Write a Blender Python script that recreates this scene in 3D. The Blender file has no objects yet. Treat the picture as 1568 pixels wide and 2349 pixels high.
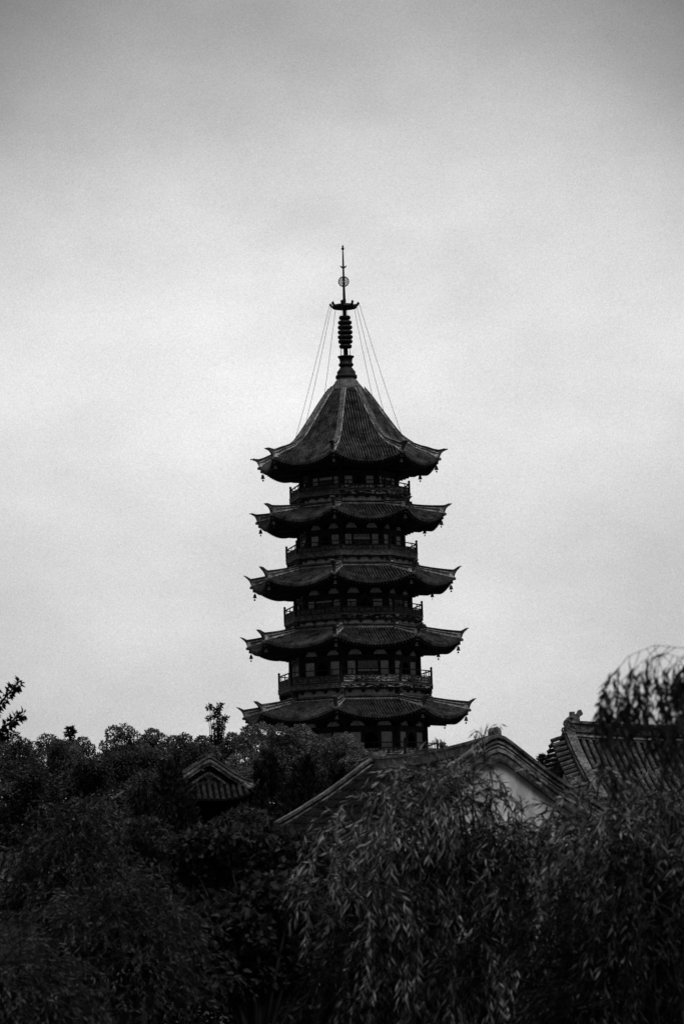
import bpy, math, random
import numpy as np
from math import sin, cos, tan, pi, radians, sqrt
random.seed(7)
RS = np.random.RandomState(11)

# ------------------------------------------------------------------ camera model (to survey the photograph)
F = 6850.0                      # focal length in survey pixels (frame 1568 x 2349)
CX, CY, HOR = 784.0, 1174.5, 2043.0
CAMZ = 4.0
PITCH = math.atan((HOR - CY) / F)

def P(x, y, D):
    dx = (x - CX) / F
    dy = (CY - y) / F
    vy = cos(PITCH) - dy * sin(PITCH)
    vz = sin(PITCH) + dy * cos(PITCH)
    t = D / vy
    return (dx * t, D, CAMZ + vz * t)

scene = bpy.context.scene
col = scene.collection

# ------------------------------------------------------------------ mesh helpers
class MB:
    def __init__(s):
        s.v = []; s.f = []; s.m = []
    def add(s, verts, faces, m=0):
        o = len(s.v)
        s.v.extend(verts)
        for f in faces:
            s.f.append([i + o for i in f]); s.m.append(m)
    def box(s, c, d, rot=0.0, m=0):
        x, y, z = d[0] / 2, d[1] / 2, d[2] / 2
        cr, sr = cos(rot), sin(rot)
        vs = []
        for k in (-z, z):
            for (i, j) in ((-x, -y), (x, -y), (x, y), (-x, y)):
                vs.append((c[0] + i * cr - j * sr, c[1] + i * sr + j * cr, c[2] + k))
        s.add(vs, [(3, 2, 1, 0), (4, 5, 6, 7), (0, 1, 5, 4), (1, 2, 6, 5), (2, 3, 7, 6), (3, 0, 4, 7)], m)
    def beam(s, p, q, w, h, m=0):
        p = np.array(p, float); q = np.array(q, float)
        d = q - p; d /= np.linalg.norm(d)
        up = np.array((0, 0, 1.0))
        if abs(d[2]) > .97: up = np.array((0, 1.0, 0))
        r = np.cross(d, up); r /= np.linalg.norm(r); u = np.cross(r, d)
        vs = []
        for e in (p, q):
            for (i, j) in ((-1, -1), (1, -1), (1, 1), (-1, 1)):
                vs.append(tuple(e + r * i * w / 2 + u * j * h / 2))
        s.add(vs, [(3, 2, 1, 0), (4, 5, 6, 7), (0, 1, 5, 4), (1, 2, 6, 5), (2, 3, 7, 6), (3, 0, 4, 7)], m)
    def tube(s, pts, rad, n=6, m=0, cap=True):
        pts = [np.array(p, float) for p in pts]
        if not hasattr(rad, '__len__'): rad = [rad] * len(pts)
        vs = []
        for i, p in enumerate(pts):
            a = pts[max(i - 1, 0)]; b = pts[min(i + 1, len(pts) - 1)]
            d = b - a; d /= (np.linalg.norm(d) + 1e-9)
            up = np.array((0, 0, 1.0)) if abs(d[2]) < .9 else np.array((0, 1.0, 0))
            r = np.cross(d, up); r /= np.linalg.norm(r); u = np.cross(r, d)
            for k in range(n):
                t = 2 * pi * k / n
                vs.append(tuple(p + (r * cos(t) + u * sin(t)) * rad[i]))
        fs = []
        for i in range(len(pts) - 1):
            for k in range(n):
                k2 = (k + 1) % n
                fs.append((i * n + k, i * n + k2, (i + 1) * n + k2, (i + 1) * n + k))
        if cap:
            fs.append(tuple(range(n))[::-1]); fs.append(tuple((len(pts) - 1) * n + k for k in range(n)))
        s.add(vs, fs, m)
    def lathe(s, prof, n=24, c=(0, 0, 0), a0=0.0, m=0):
        vs = []; fs = []
        for (r, z) in prof:
            for k in range(n):
                t = a0 + 2 * pi * k / n
                vs.append((c[0] + r * sin(t), c[1] - r * cos(t), c[2] + z))
        for i in range(len(prof) - 1):
            for k in range(n):
                k2 = (k + 1) % n
                fs.append((i * n + k, i * n + k2, (i + 1) * n + k2, (i + 1) * n + k))
        fs.append(tuple(range(n))[::-1]); fs.append(tuple((len(prof) - 1) * n + k for k in range(n)))
        s.add(vs, fs, m)
    def grid(s, rows, m=0):
        nr, nc = len(rows), len(rows[0])
        vs = [p for r in rows for p in r]
        fs = [(i * nc + j, i * nc + j + 1, (i + 1) * nc + j + 1, (i + 1) * nc + j) for i in range(nr - 1) for j in range(nc - 1)]
        s.add(vs, fs, m)
    def strip(s, stations, half, axis=0, m=0, off=0.0):
        """stations (d, zb, zt) swept along one vertical plane, thickness 2*half.
        axis 0: plane runs along -Y, thickness along X;  axis 1: plane runs along +Y, thickness along X"""
        sg = -1 if axis == 0 else 1
        vs = []
        for (d, zb, zt) in stations:
            vs += [(off - half, sg * d, zb), (off + half, sg * d, zb), (off + half, sg * d, zt), (off - half, sg * d, zt)]
        fs = [(0, 1, 2, 3)]
        n = len(stations)
        for i in range(n - 1):
            a, b = i * 4, i * 4 + 4
            for k in range(4):
                k2 = (k + 1) % 4
                fs.append((a + k, b + k, b + k2, a + k2))
        e = (n - 1) * 4
        fs.append((e + 3, e + 2, e + 1, e))
        s.add(vs, fs, m)
    def mesh(s, name, mats, smooth=False):
        me = bpy.data.meshes.new(name)
        me.from_pydata(s.v, [], s.f)
        if not isinstance(mats, (list, tuple)): mats = [mats]
        for mm in mats: me.materials.append(mm)
        me.polygons.foreach_set('material_index', s.m)
        if smooth: me.polygons.foreach_set('use_smooth', [True] * len(s.f))
        me.update()
        return me
    def build(s, name, mats, parent=None, smooth=False, loc=None, rot=0.0):
        return link(name, s.mesh(name, mats, smooth), parent, loc, rot)

def link(name, me, parent=None, loc=None, rot=0.0):
    o = bpy.data.objects.new(name, me)
    col.objects.link(o)
    if parent is not None: o.parent = parent
    if loc is not None: o.location = loc
    if rot: o.rotation_euler = (0, 0, rot)
    return o

def tag(o, label, cat, group=None):
    o['label'] = label; o['category'] = cat
    if group: o['group'] = group
    return o

def empty(name, loc, label, cat, group=None, rot=(0, 0, 0)):
    o = bpy.data.objects.new(name, None)
    o.empty_display_size = .5
    col.objects.link(o); o.location = loc; o.rotation_euler = rot
    return tag(o, label, cat, group)

def quads_mesh(name, V, mat):
    """V: (N,4,3) array of separate quads"""
    V = np.ascontiguousarray(V, dtype=np.float32)
    n = V.shape[0]
    me = bpy.data.meshes.new(name)
    me.vertices.add(n * 4); me.loops.add(n * 4); me.polygons.add(n)
    me.vertices.foreach_set('co', V.reshape(-1))
    me.loops.foreach_set('vertex_index', np.arange(n * 4, dtype=np.int32))
    me.polygons.foreach_set('loop_start', np.arange(0, n * 4, 4, dtype=np.int32))
    me.polygons.foreach_set('loop_total', np.full(n, 4, dtype=np.int32))
    me.materials.append(mat)
    me.update(calc_edges=True)
    return me

def norm(a):
    return a / (np.linalg.norm(a, axis=-1, keepdims=True) + 1e-9)

def leaf_quads(C, D, W, length, width):
    """pointed leaves: base C, along unit D, side unit W"""
    L = length[:, None]; Wd = width[:, None]
    N = norm(np.cross(D, W))
    a = C
    b = C + D * L * .42 + W * Wd * .5 + N * Wd * .12
    c = C + D * L
    d = C + D * L * .42 - W * Wd * .5 + N * Wd * .12
    return np.stack((a, b, c, d), axis=1)

# ------------------------------------------------------------------ materials
def new_mat(name):
    m = bpy.data.materials.new(name); m.use_nodes = True
    nt = m.node_tree
    return m, nt, nt.nodes['Principled BSDF']

def g3(v): return (v, v, v, 1)

def surf(name, lo, hi, scale=4.0, rough=.85, detail=6.0, p0=.35, p1=.7, stretch=(1, 1, 1), bump=0.0, spec=.15, second=None):
    m, nt, b = new_mat(name)
    tc = nt.nodes.new('ShaderNodeTexCoord'); mp = nt.nodes.new('ShaderNodeMapping')
    mp.inputs['Scale'].default_value = stretch
    nt.links.new(tc.outputs['Object'], mp.inputs[0])
    nz = nt.nodes.new('ShaderNodeTexNoise'); nz.inputs['Scale'].default_value = scale
    nz.inputs['Detail'].default_value = detail; nz.inputs['Roughness'].default_value = .65
    nt.links.new(mp.outputs[0], nz.inputs['Vector'])
    cr = nt.nodes.new('ShaderNodeValToRGB')
    cr.color_ramp.elements[0].position = p0; cr.color_ramp.elements[0].color = g3(lo)
    cr.color_ramp.elements[1].position = p1; cr.color_ramp.elements[1].color = g3(hi)
    nt.links.new(nz.outputs[0], cr.inputs[0])
    out = cr.outputs[0]
    if second:
        sc2, amt = second
        n2 = nt.nodes.new('ShaderNodeTexNoise'); n2.inputs['Scale'].default_value = sc2; n2.inputs['Detail'].default_value = 3
        nt.links.new(mp.outputs[0], n2.inputs['Vector'])
        mr = nt.nodes.new('ShaderNodeMapRange'); mr.inputs[1].default_value = .3; mr.inputs[2].default_value = .7
        mr.inputs[3].default_value = 1 - amt; mr.inputs[4].default_value = 1 + amt
        nt.links.new(n2.outputs[0], mr.inputs[0])
        mx = nt.nodes.new('ShaderNodeMix'); mx.data_type = 'RGBA'; mx.blend_type = 'MULTIPLY'
        mx.inputs[0].default_value = 1
        nt.links.new(out, mx.inputs[6]); nt.links.new(mr.outputs[0], mx.inputs[7])
        out = mx.outputs[2]
    nt.links.new(out, b.inputs['Base Color'])
    b.inputs['Roughness'].default_value = rough
    b.inputs['Specular IOR Level'].default_value = spec
    if bump:
        bp = nt.nodes.new('ShaderNodeBump'); bp.inputs['Strength'].default_value = bump; bp.inputs['Distance'].default_value = .05
        nt.links.new(nz.outputs[0], bp.inputs['Height']); nt.links.new(bp.outputs[0], b.inputs['Normal'])
    return m

def foliage(name, lo, hi, transl=.22, nsc=.8, n0=.6, n1=1.35):
    m = bpy.data.materials.new(name); m.use_nodes = True
    nt = m.node_tree
    for n in list(nt.nodes):
        if n.type != 'OUTPUT_MATERIAL': nt.nodes.remove(n)
    out = [n for n in nt.nodes if n.type == 'OUTPUT_MATERIAL'][0]
    ge = nt.nodes.new('ShaderNodeNewGeometry')
    cr = nt.nodes.new('ShaderNodeValToRGB')
    cr.color_ramp.elements[0].color = g3(lo); cr.color_ramp.elements[1].color = g3(hi)
    nt.links.new(ge.outputs['Random Per Island'], cr.inputs[0])
    tc = nt.nodes.new('ShaderNodeTexCoord'); nz = nt.nodes.new('ShaderNodeTexNoise')
    nz.inputs['Scale'].default_value = nsc; nz.inputs['Detail'].default_value = 3
    nt.links.new(tc.outputs['Object'], nz.inputs['Vector'])
    mr = nt.nodes.new('ShaderNodeMapRange'); mr.inputs[1].default_value = .35; mr.inputs[2].default_value = .65
    mr.inputs[3].default_value = n0; mr.inputs[4].default_value = n1
    nt.links.new(nz.outputs[0], mr.inputs[0])
    mx = nt.nodes.new('ShaderNodeMix'); mx.data_type = 'RGBA'; mx.blend_type = 'MULTIPLY'; mx.inputs[0].default_value = 1
    nt.links.new(cr.outputs[0], mx.inputs[6]); nt.links.new(mr.outputs[0], mx.inputs[7])
    d = nt.nodes.new('ShaderNodeBsdfDiffuse'); t = nt.nodes.new('ShaderNodeBsdfTranslucent')
    nt.links.new(mx.outputs[2], d.inputs[0]); nt.links.new(mx.outputs[2], t.inputs[0])
    ms = nt.nodes.new('ShaderNodeMixShader'); ms.inputs[0].default_value = transl
    nt.links.new(d.outputs[0], ms.inputs[1]); nt.links.new(t.outputs[0], ms.inputs[2])
    nt.links.new(ms.outputs[0], out.inputs[0])
    return m

M = {}
M['tile'] = surf('roof_tile', .009, .066, 1.5, .9, 8, .36, .66, spec=.04, second=(22, .75))
M['tile_dark'] = surf('old_roof_tile', .002, .013, 3.0, .95, 8, .35, .7, spec=0.0, second=(30, .8))
M['tile_hall'] = surf('hall_roof_tile', .018, .08, 2.5, .85, 8, .35, .7, second=(16, .6))
M['ridge'] = surf('ridge_mortar', .026, .13, 2.2, .9, 8, .35, .72, second=(14, .7))
M['pale'] = surf('pale_mortar', .12, .5, 1.6, .9, 8, .4, .64, second=(9, .6))
M['wood'] = surf('dark_timber', .012, .05, 3, .75, 5, second=(14, .6))
M['wood_mid'] = surf('weathered_timber', .045, .21, 4, .8, 8, .4, .75, second=(18, .7))
M['peel'] = surf('peeling_paint', .008, .5, 2.6, .9, 10, .5, .68, (1, 1, 3.0), second=(1.1, .95))
M['carve'] = surf('carved_panel_paint', .012, .6, 4.2, .9, 9, .42, .64, (1, 1, 2.4), second=(1.0, .95))
M['plaster'] = surf('aged_plaster', .5, .66, 1.2, .95, 8, .3, .7, second=(7, .25))
M['white'] = surf('limewashed_wall', .26, .66, 1.1, .95, 8, .35, .6, (1, 1, .4), second=(5, .25))
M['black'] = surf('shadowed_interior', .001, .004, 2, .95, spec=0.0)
M['iron'] = surf('spire_iron', .004, .014, 3, .6, 6, second=(10, .5))
M['tile_pav'] = surf('pavilion_tile', .007, .036, 3, .95, 8, .35, .7, second=(16, .7), spec=.0)
M['pale_hall'] = surf('weathered_verge_mortar', .04, .26, 2.2, .9, 8, .4, .66, second=(9, .7))
M['gap'] = surf('roof_gap', .002, .005, 3, .95, spec=0.0)
M['stone'] = surf('plinth_stone', .06, .13, 1.5, .9, 8, second=(8, .4))
M['bark'] = surf('bark', .01, .03, 6, .95, 8, stretch=(1, 1, .25), second=(20, .5))
M['ground'] = surf('ground_soil', .015, .04, .12, 1, 8, second=(2, .5))
M['leaf_far'] = foliage('leaf_far', .022, .10)
M['leaf_camphor'] = foliage('leaf_camphor', .035, .15)
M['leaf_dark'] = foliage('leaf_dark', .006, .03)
M['leaf_mid'] = foliage('leaf_mid', .010, .055)
M['leaf_broad'] = foliage('leaf_broad', .006, .045)
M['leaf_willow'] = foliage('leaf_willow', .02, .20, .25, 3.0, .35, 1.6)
M['leaf_willow_shaded'] = foliage('leaf_willow_shaded', .002, .022, .25, 3.0, .3, 1.7)  # darker copy of the willow leaf, foreground shade put into its colour
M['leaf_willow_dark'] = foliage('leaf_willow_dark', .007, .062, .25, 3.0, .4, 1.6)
M['leaf_branch'] = foliage('leaf_branch', .006, .02, .1)
M['twig'] = surf('twig_bark', .003, .012, 6, .95)

# ------------------------------------------------------------------ PAGODA
DP = 220.0
PX = F / DP                          # survey pixels per metre at the pagoda
def m_(px): return px / PX
def zy(y): return P(800, y, DP)[2]
T0 = radians(-10.0)                  # angle of the corner that points at the camera
TH = [T0 + radians(45) * k for k in range(8)]
C8 = cos(pi / 8); TN8 = tan(pi / 8)
root_y = 2043 + 4 * PX
px0 = 815.5 + (root_y - 1612) * .0278
pag = empty('pagoda', (P(px0, 2043, DP)[0], DP, 0), 'tall dark octagonal timber pagoda with upturned eaves and an iron spire, rising above the trees', 'pagoda', None, (0, radians(-1.59), 0))

def corner(R, th, z): return (R * sin(th), -R * cos(th), z)
def facept(phi, a, s, z):
    return (a * sin(phi) + s * cos(phi), -a * cos(phi) + s * sin(phi), z)

LV = [  # tip R,y ; eave corner R,y ; mid eave y ; ring R, band top y, tile start y ; wall R below
    dict(tip=(230.5, 1041), eav=(211, 1061), mid=1081, ring=None, wall=111),
    dict(tip=(236, 1166), eav=(219, 1187), mid=1210, ring=(141, 1163, 1173), wall=122),
    dict(tip=(253, 1309), eav=(236, 1335), mid=1355, ring=(152, 1302, 1313), wall=134),
    dict(tip=(265, 1451), eav=(248.5, 1475), mid=1494, ring=(163, 1442, 1454), wall=149),
    dict(tip=(277, 1612), eav=(261, 1636), mid=1657, ring=(172, 1604, 1615), wall=160),
]
BAL = [  # slab R, top y, bottom y ; rail R, rail y
    dict(slab=(143, 1138, 1150), rail=(139, 1117)),
    dict(slab=(155, 1277, 1289), rail=(152, 1254)),
    dict(slab=(163, 1419.5, 1431), rail=(160, 1393)),
    dict(slab=(181, 1577, 1588), rail=(177, 1545)),
    dict(slab=(190, 1742, 1754), rail=(186, 1711)),
]
ROOFNAME = ['topmost roof', 'second roof from the top', 'third roof from the top', 'fourth roof from the top', 'lowest visible roof']

def lerp_tab(tab, x):
    for i in range(len(tab) - 1):
        if x <= tab[i + 1][0]:
            t = (x - tab[i][0]) / (tab[i + 1][0] - tab[i][0])
            return tuple(tab[i][j] + (tab[i + 1][j] - tab[i][j]) * t for j in range(1, len(tab[i])))
    return tuple(tab[-1][1:])

def make_roof(k):
    L = LV[k]
    Re = m_(L['eav'][0]); zc = zy(L['eav'][1]); zm = zy(L['mid'])
    if k == 0:
        pts = [(42, 897), (58, 916), (90, 962), (125, 1011), (155, 1037), (190, 1058), (211, 1081)]
        n = len(pts) - 1
        dist = [0]
        for i in range(n): dist.append(dist[-1] + math.hypot(pts[i + 1][0] - pts[i][0], pts[i + 1][1] - pts[i][1]))
        tab = [(dist[i] / dist[-1], m_(pts[i][0]), zy(pts[i][1])) for i in range(n + 1)]
        nv = 22; lp = 6.0
    else:
        Rr = m_(L['ring'][0]); zr = zy(L['ring'][2])
        tab = []
        for i in range(9):
            v = i / 8
            zz = zr + (zm - zr) * (1.22 * v - .22 * v * v)
            zk = zr + (zc - zr) * (.92 * v + .08 * v * v)
            tab.append((v, Rr + (Re - Rr) * v, zz, zk - zz))
        nv = 12; lp = 1.7
    lift = zc - zm
    def lift_at(v):
        return lift * v ** lp if k == 0 else lerp_tab(tab, v)[2]
    def surfp(v, s=None, w=None):
        R, z0 = lerp_tab(tab, v)[:2]
        a = R * C8
        hw = a * TN8
        if w is None: w = min(1.0, abs(s) / hw)
        else: s = w * hw; w = abs(w)
        fl = -(1 - w ** 2) * .018 * v * v
        return a * (1 + fl), s, z0 + lift_at(v) * (w ** 2.0)
    def vstart(s):
        lo, hi = 0.0, 1.0
        if lerp_tab(tab, 0)[0] * C8 * TN8 >= abs(s): return 0.0
        for _ in range(30):
            md = (lo + hi) / 2
            if lerp_tab(tab, md)[0] * C8 * TN8 < abs(s): lo = md
            else: hi = md
        return hi
    mb = MB()
    sp = .2
    hwE = Re * C8 * TN8
    nrow = int(hwE / sp)
    for i in range(8):
        phi = TH[i] + pi / 8
        rows = []
        for a in range(nv + 1):
            v = a / nv
            r = []
            for b in range(17):
                w = -1 + b / 8
                aa, s, z = surfp(v, w=w)
                r.append(facept(phi, aa, s, z))
            rows.append(r)
        mb.grid(rows, 1)
        # tile rows
        for j in range(-nrow, nrow + 1):
            s = j * sp
            v0 = vstart(s)
            if v0 > .97: continue
            ns = max(2, int((1 - v0) * nv))
            vs = []
            jit = random.uniform(-.012, .012)
            for a in range(ns + 1):
                v = v0 + (1 - v0) * a / ns
                aa, ss, z = surfp(v, s=s)
                if a == ns: aa += .04
                h = random.uniform(-.008, .012)
                for q in range(5):
                    t = pi * q / 4
                    vs.append(facept(phi, aa, ss + jit - .062 * cos(t), z + .1 * sin(t) + h))
            fs = []
            for a in range(ns):
                for q in range(4):
                    fs.append((a * 5 + q, a * 5 + q + 1, a * 5 + 5 + q + 1, a * 5 + 5 + q))
            fs.append(tuple(ns * 5 + q for q in range(5)))
            mb.add(vs, fs)
            # round end tile and drip tile on the eave edge
            aa, ss, z = surfp(1.0, s=s)
            disc = [facept(phi, aa + .05, ss + .085 * cos(t), z + .02 + .085 * sin(t)) for t in [2 * pi * q / 8 for q in range(8)]]
            mb.add(disc, [tuple(range(8))])
            aa, ss, z = surfp(1.0, s=s + sp / 2 if s + sp / 2 < hwE else s)
            mb.add([facept(phi, aa + .03, ss - .09, z + .01), facept(phi, aa + .03, ss + .09, z + .01),
                    facept(phi, aa + .05, ss + .05, z - .11), facept(phi, aa + .05, ss, z - .16), facept(phi, aa + .05, ss - .05, z - .11)], [(0, 1, 2, 3, 4)])
    roof = mb.build('eave_roof' if k else 'top_roof', [M['tile'], M['gap']], pag)
    # soffit with rafters
    sb = MB()
    aw = m_(L['wall']) * C8; zw = zy(L['eav'][1] + 23)
    def sof(t, w):     # t 0 wall, 1 eave
        aa, s, z = surfp(1.0, w=w)
        a = aw + (aa - aw) * t
        ss = w * a * TN8
        zmid_e = zm - .13
        zz = zw + (zmid_e - zw) * t + lift * (abs(w) ** 2.0) * t ** 1.6
        return a, ss, zz
    for i in range(8):
        phi = TH[i] + pi / 8
        rows = []
        for a in range(7):
            rows.append([facept(phi, *sof(a / 6, -1 + b / 8)) for b in range(17)])
        sb.grid(rows)
        up = []; dn = []
        for b in range(17):
            w = -1 + b / 8
            aa, s, z = surfp(1.0, w=w); up.append(facept(phi, aa, s, z + .01)); dn.append(facept(phi, *sof(1, w)))
        sb.grid([up, dn])
        nr = int(2 * hwE / .26)
        for j in range(nr + 1):
            w = -1 + 2 * j / nr
            p = sof(.45, w * .98); q = sof(.975, w * .99)
            sb.beam(facept(phi, p[0], p[1], p[2] - .05), facept(phi, q[0], q[1], q[2] - .07), .1, .13)
            p = sof(.2, w * .98); q = sof(.66, w * .99)
            sb.beam(facept(phi, p[0], p[1], p[2] - .1), facept(phi, q[0], q[1], q[2] - .16), .11, .14)
    # corner beams
    for th in TH:
        p = sof(.1, 1.0); q = sof(.97, 1.0)
        ra = p[0] / C8; rb = q[0] / C8
        sb.beam(corner(ra, th, p[2] - .16), corner(rb, th, q[2] - .12), .24, .3)
    sb.build('soffit', M['wood'], roof)
    # hip ridges with upturned tips
    hb = MB()
    st = []
    nvh = 14
    for a in range(nvh + 1):
        v = a / nvh
        R, z0 = lerp_tab(tab, v)[:2]
        z = z0 + lift_at(v)
        if k == 0: h = m_(7 + 10 * v ** 5)
        else: h = m_(9 + 7 * v ** 2)
        st.append((R, z - .04, z + h))
    Rt, zt_ = m_(L['tip'][0]), zy(L['tip'][1])
    ztop = st[-1][2]
    Rg = Rt - Re
    hook = [(Re + Rg * .12, zc + m_(5), ztop + (zt_ - ztop) * .08), (Re + Rg * .25, zc + m_(10.5), ztop + (zt_ - ztop) * .2),
            (Re + Rg * .5, ztop + (zt_ - ztop) * .38 - m_(3.4), ztop + (zt_ - ztop) * .45),
            (Re + Rg * .75, ztop + (zt_ - ztop) * .68 - m_(2.6), ztop + (zt_ - ztop) * .73),
            (Rt - m_(.6), zt_ - m_(1.6), zt_ + m_(.3)), (Rt + m_(1.2), zt_ - m_(2.0), zt_ - m_(.4))]
    hb.strip(st + hook, .12, 0, 0)
    hb.strip([(r, t + .004, t + .06) for (r, b, t) in st + hook[:4]], .17, 0, 0)
    hb.strip([(r, b + .02, b + .12) for (r, b, t) in st], .2, 0, 1)
    hb.strip([(r, b + (t - b) * .62, b + (t - b) * .62 + .05) for (r, b, t) in st], .15, 0, 1)
    hb.strip([(Re - .3, zc + .03, zc + m_(9)), (Re - .02, zc - .02, zc + m_(8))], .19, 0, 1)     # pale end block
    hb.lathe([(.04, -.22), (.13, -.2), (.15, -.08), (.1, .0)], 10, (0, -Re - .02, zc + .02), 0, 0)  # corner boss under the tip
    hm = hb.mesh('hip_ridge', [M['ridge'], M['pale']])
    for th in TH: link('hip_ridge', hm, roof, None, th)
    # ring ridge against the tower
    if k:
        Rr = m_(L['ring'][0]); zb = zy(L['ring'][2]) - .1; ztp = zy(L['ring'][1])
        h = ztp - zb
        rb_ = MB()
        rb_.lathe([(Rr - .5, zb - .1), (Rr + .02, zb - .1), (Rr + .02, zb + .06), (Rr + .11, zb + .08), (Rr + .11, zb + .14), (Rr + .02, zb + .16), (Rr + .02, ztp - .1)], 8, (0, 0, 0), T0, 0)
        rb_.lathe([(Rr - .5, ztp - .11), (Rr + .1, ztp - .11), (Rr + .12, ztp - .02), (Rr - .02, ztp + .02), (Rr - .5, ztp + .06)], 8, (0, 0, 0), T0, 0)
        rb_.lathe([(Rr, zb + .17), (Rr + .06, zb + .17), (Rr + .06, zb + .2), (Rr, zb + .2)], 8, (0, 0, 0), T0, 1)
        for th in TH:   # curled end blocks on the corners
            c_, s_ = cos(th), sin(th)
            rb_.box((s_ * (Rr + .08), -c_ * (Rr + .08), zb + h * .55), (.2, .26, h * .95), th, 1)
        rb_.build('ring_ridge', [M['ridge'], M['pale']], roof)
    return roof, (lambda w: surfp(1.0, w=w)), sof

def make_bracket_mesh():
    b = MB()
    for i, (w, d) in enumerate(((.26, .26), (.62, .3), (.95, .34))):
        z = i * .17
        b.box((0, -.1, z + .055), (w, .14, .11))
        b.box((0, -.12 - d / 2, z + .06), (.14, d + i * .25, .12))
        for sx in (-1, 0, 1):
            b.box((sx * (w / 2 - .07), -.1, z + .14), (.15, .17, .055))
        b.box((0, -.22 - i * .22, z + .14), (.15, .15, .055))
    return b.mesh('bracket_set', M['wood'])
BRK = make_bracket_mesh()

def make_storey(k, kinds):
    L = LV[k]; B = BAL[k]
    R = m_(L['wall']); a = R * C8; hw = a * TN8
    zf = zy(B['slab'][1]); zb1 = zy(L['eav'][1] + (44 if k else 37)); zb2 = zy(L['eav'][1] + (38 if k else 31)); zs = zy(L['eav'][1] + 20)
    w = MB()
    w.lathe([(R - .22, zf - .2), (R - .22, zs + .8)], 8, (0, 0, 0), T0)
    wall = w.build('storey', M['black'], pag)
    # tie beams all round
    t = MB()
    t.lathe([(R - .15, zb1), (R + .06, zb1), (R + .06, zb2), (R - .15, zb2)], 8, (0, 0, 0), T0)
    t.lathe([(R - .15, zf + .02), (R + .04, zf + .02), (R + .04, zf + .2), (R - .15, zf + .2)], 8, (0, 0, 0), T0)
    t.build('tie_beam', M['wood'], wall)
    cb = MB(); cb.lathe([(.17, 0), (.16, zb2 - zf + .1)], 12)
    cm = cb.mesh('column', M['wood'], True)
    for th in TH: link('column', cm, wall, corner(R, th, zf))
    H = zb1 - zf
    for i, kind in kinds.items():
        phi = TH[i] + pi / 8
        def fp(s, d, z): return facept(phi, a + d, s, z)
        def fbox(mb, s0, s1, z0, z1, d0, d1, m=0):
            vs = [fp(s0, d0, z0), fp(s1, d0, z0), fp(s1, d1, z0), fp(s0, d1, z0), fp(s0, d0, z1), fp(s1, d0, z1), fp(s1, d1, z1), fp(s0, d1, z1)]
            mb.add(vs, [(3, 2, 1, 0), (4, 5, 6, 7), (0, 1, 5, 4), (1, 2, 6, 5), (2, 3, 7, 6), (3, 0, 4, 7)], m)
        FW = 2 * hw
        if kind == 'door': pi0, pi1, ci = .19, .395, .125
        else: pi0, pi1, ci = .255, .415, .205
        # timber frame of this side
        fr = MB()
        for sg in (-1, 1):
            for (e0, e1) in ((ci, pi0), (pi1, .46)):
                x0, x1 = sorted((sg * e0 * FW, sg * e1 * FW))
                fbox(fr, x0, x1, zf + .2, zb1, -.18, -.03)
        fbox(fr, -.47 * FW, .47 * FW, zb1 - .22, zb1 + .004, -.19, -.035)
        fr.build('wall_frame', M['wood'], wall)
        for sg in (-1, 1):
            pb = MB()
            x0, x1 = sorted((sg * pi0 * FW, sg * pi1 * FW))
            fbox(pb, x0, x1, zf + .2, zb1 - .22, -.17, -.07, 0)
            fbox(pb, x0, x1, zf + H * .30, zf + H * .30 + .07, -.09, -.05, 1)
            pb.build('plaster_panel', [M['plaster'], M['wood']], wall)
            if k == 0: continue
            fz = MB()      # cloud-shaped plaster infill between the brackets
            x0, x1 = sorted((sg * .11 * FW, sg * .40 * FW))
            xm = (x0 + x1) / 2; hx = (x1 - x0) / 2; z0 = zb2 + .05; hz = .42
            out = [(-1, 0), (1, 0), (.82, .18), (.86, .4), (.6, .55), (.55, .85), (.25, .95), (0, 1.0), (-.25, .95), (-.55, .85), (-.6, .55), (-.86, .4), (-.82, .18)]
            fr_ = [fp(xm + p * hx, -.02, z0 + q * hz) for p, q in out]; bk_ = [fp(xm + p * hx, -.25, z0 + q * hz) for p, q in out]
            n = len(out)
            fz.add(fr_ + bk_, [tuple(range(n))] + [(j, n + j, n + (j + 1) % n, (j + 1) % n) for j in range(n)])
            fz.build('frieze_panel', M['plaster'], wall)
        if kind == 'lattice':
            wb = MB()
            fbox(wb, -ci * FW, ci * FW, zf + .2, zf + .95, -.18, -.08, 0)
            nb = 11
            for j in range(nb):
                x = -ci * FW + (j + .5) * 2 * ci * FW / nb
                fbox(wb, x - .028, x + .028, zf + .95, zb1 - .22, -.14, -.08, 1)
            fbox(wb, -ci * FW, ci * FW, zf + .9, zf + 1.03, -.15, -.06, 1)
            fbox(wb, -ci * FW, ci * FW, zb1 - .26, zb1 - .2, -.15, -.09, 0)
            fbox(wb, -ci * FW, ci * FW, zf + 1.55, zf + 1.6, -.13, -.09, 0)
            wb.build('lattice_window', [M['wood_mid'], M['plaster']], wall)
        else:
            db = MB()
            # dark doorway with an arched head
            n = 10; W = ci * FW
            za = zb1 - .75
            arch = [(-W, za)] + [(W * cos(pi - pi * j / n), za + .5 * sin(pi * j / n)) for j in range(1, n)] + [(W, za)]
            top = zb1 - .22
            for j in range(len(arch) - 1):
                (x0, z0), (x1, z1) = arch[j], arch[j + 1]
                db.add([fp(x0, -.05, z0), fp(x1, -.05, z1), fp(x1, -.05, top), fp(x0, -.05, top),
                        fp(x0, -.2, z0), fp(x1, -.2, z1)], [(0, 1, 2, 3), (0, 4, 5, 1)])
            fbox(db, -W, W, zf + .02, zf + .25, -.16, .02)
            db.build('doorway', M['wood'], wall)
        # bracket set in the middle of the side
        link('bracket_set', BRK, wall, facept(phi, a, 0, zb2 + .0), phi)
    for th in (TH[6], TH[7], TH[0], TH[1], TH[2], TH[3]):
        link('bracket_set', BRK, wall, corner(R - .04, th, zb2), th)
    return wall

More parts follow.
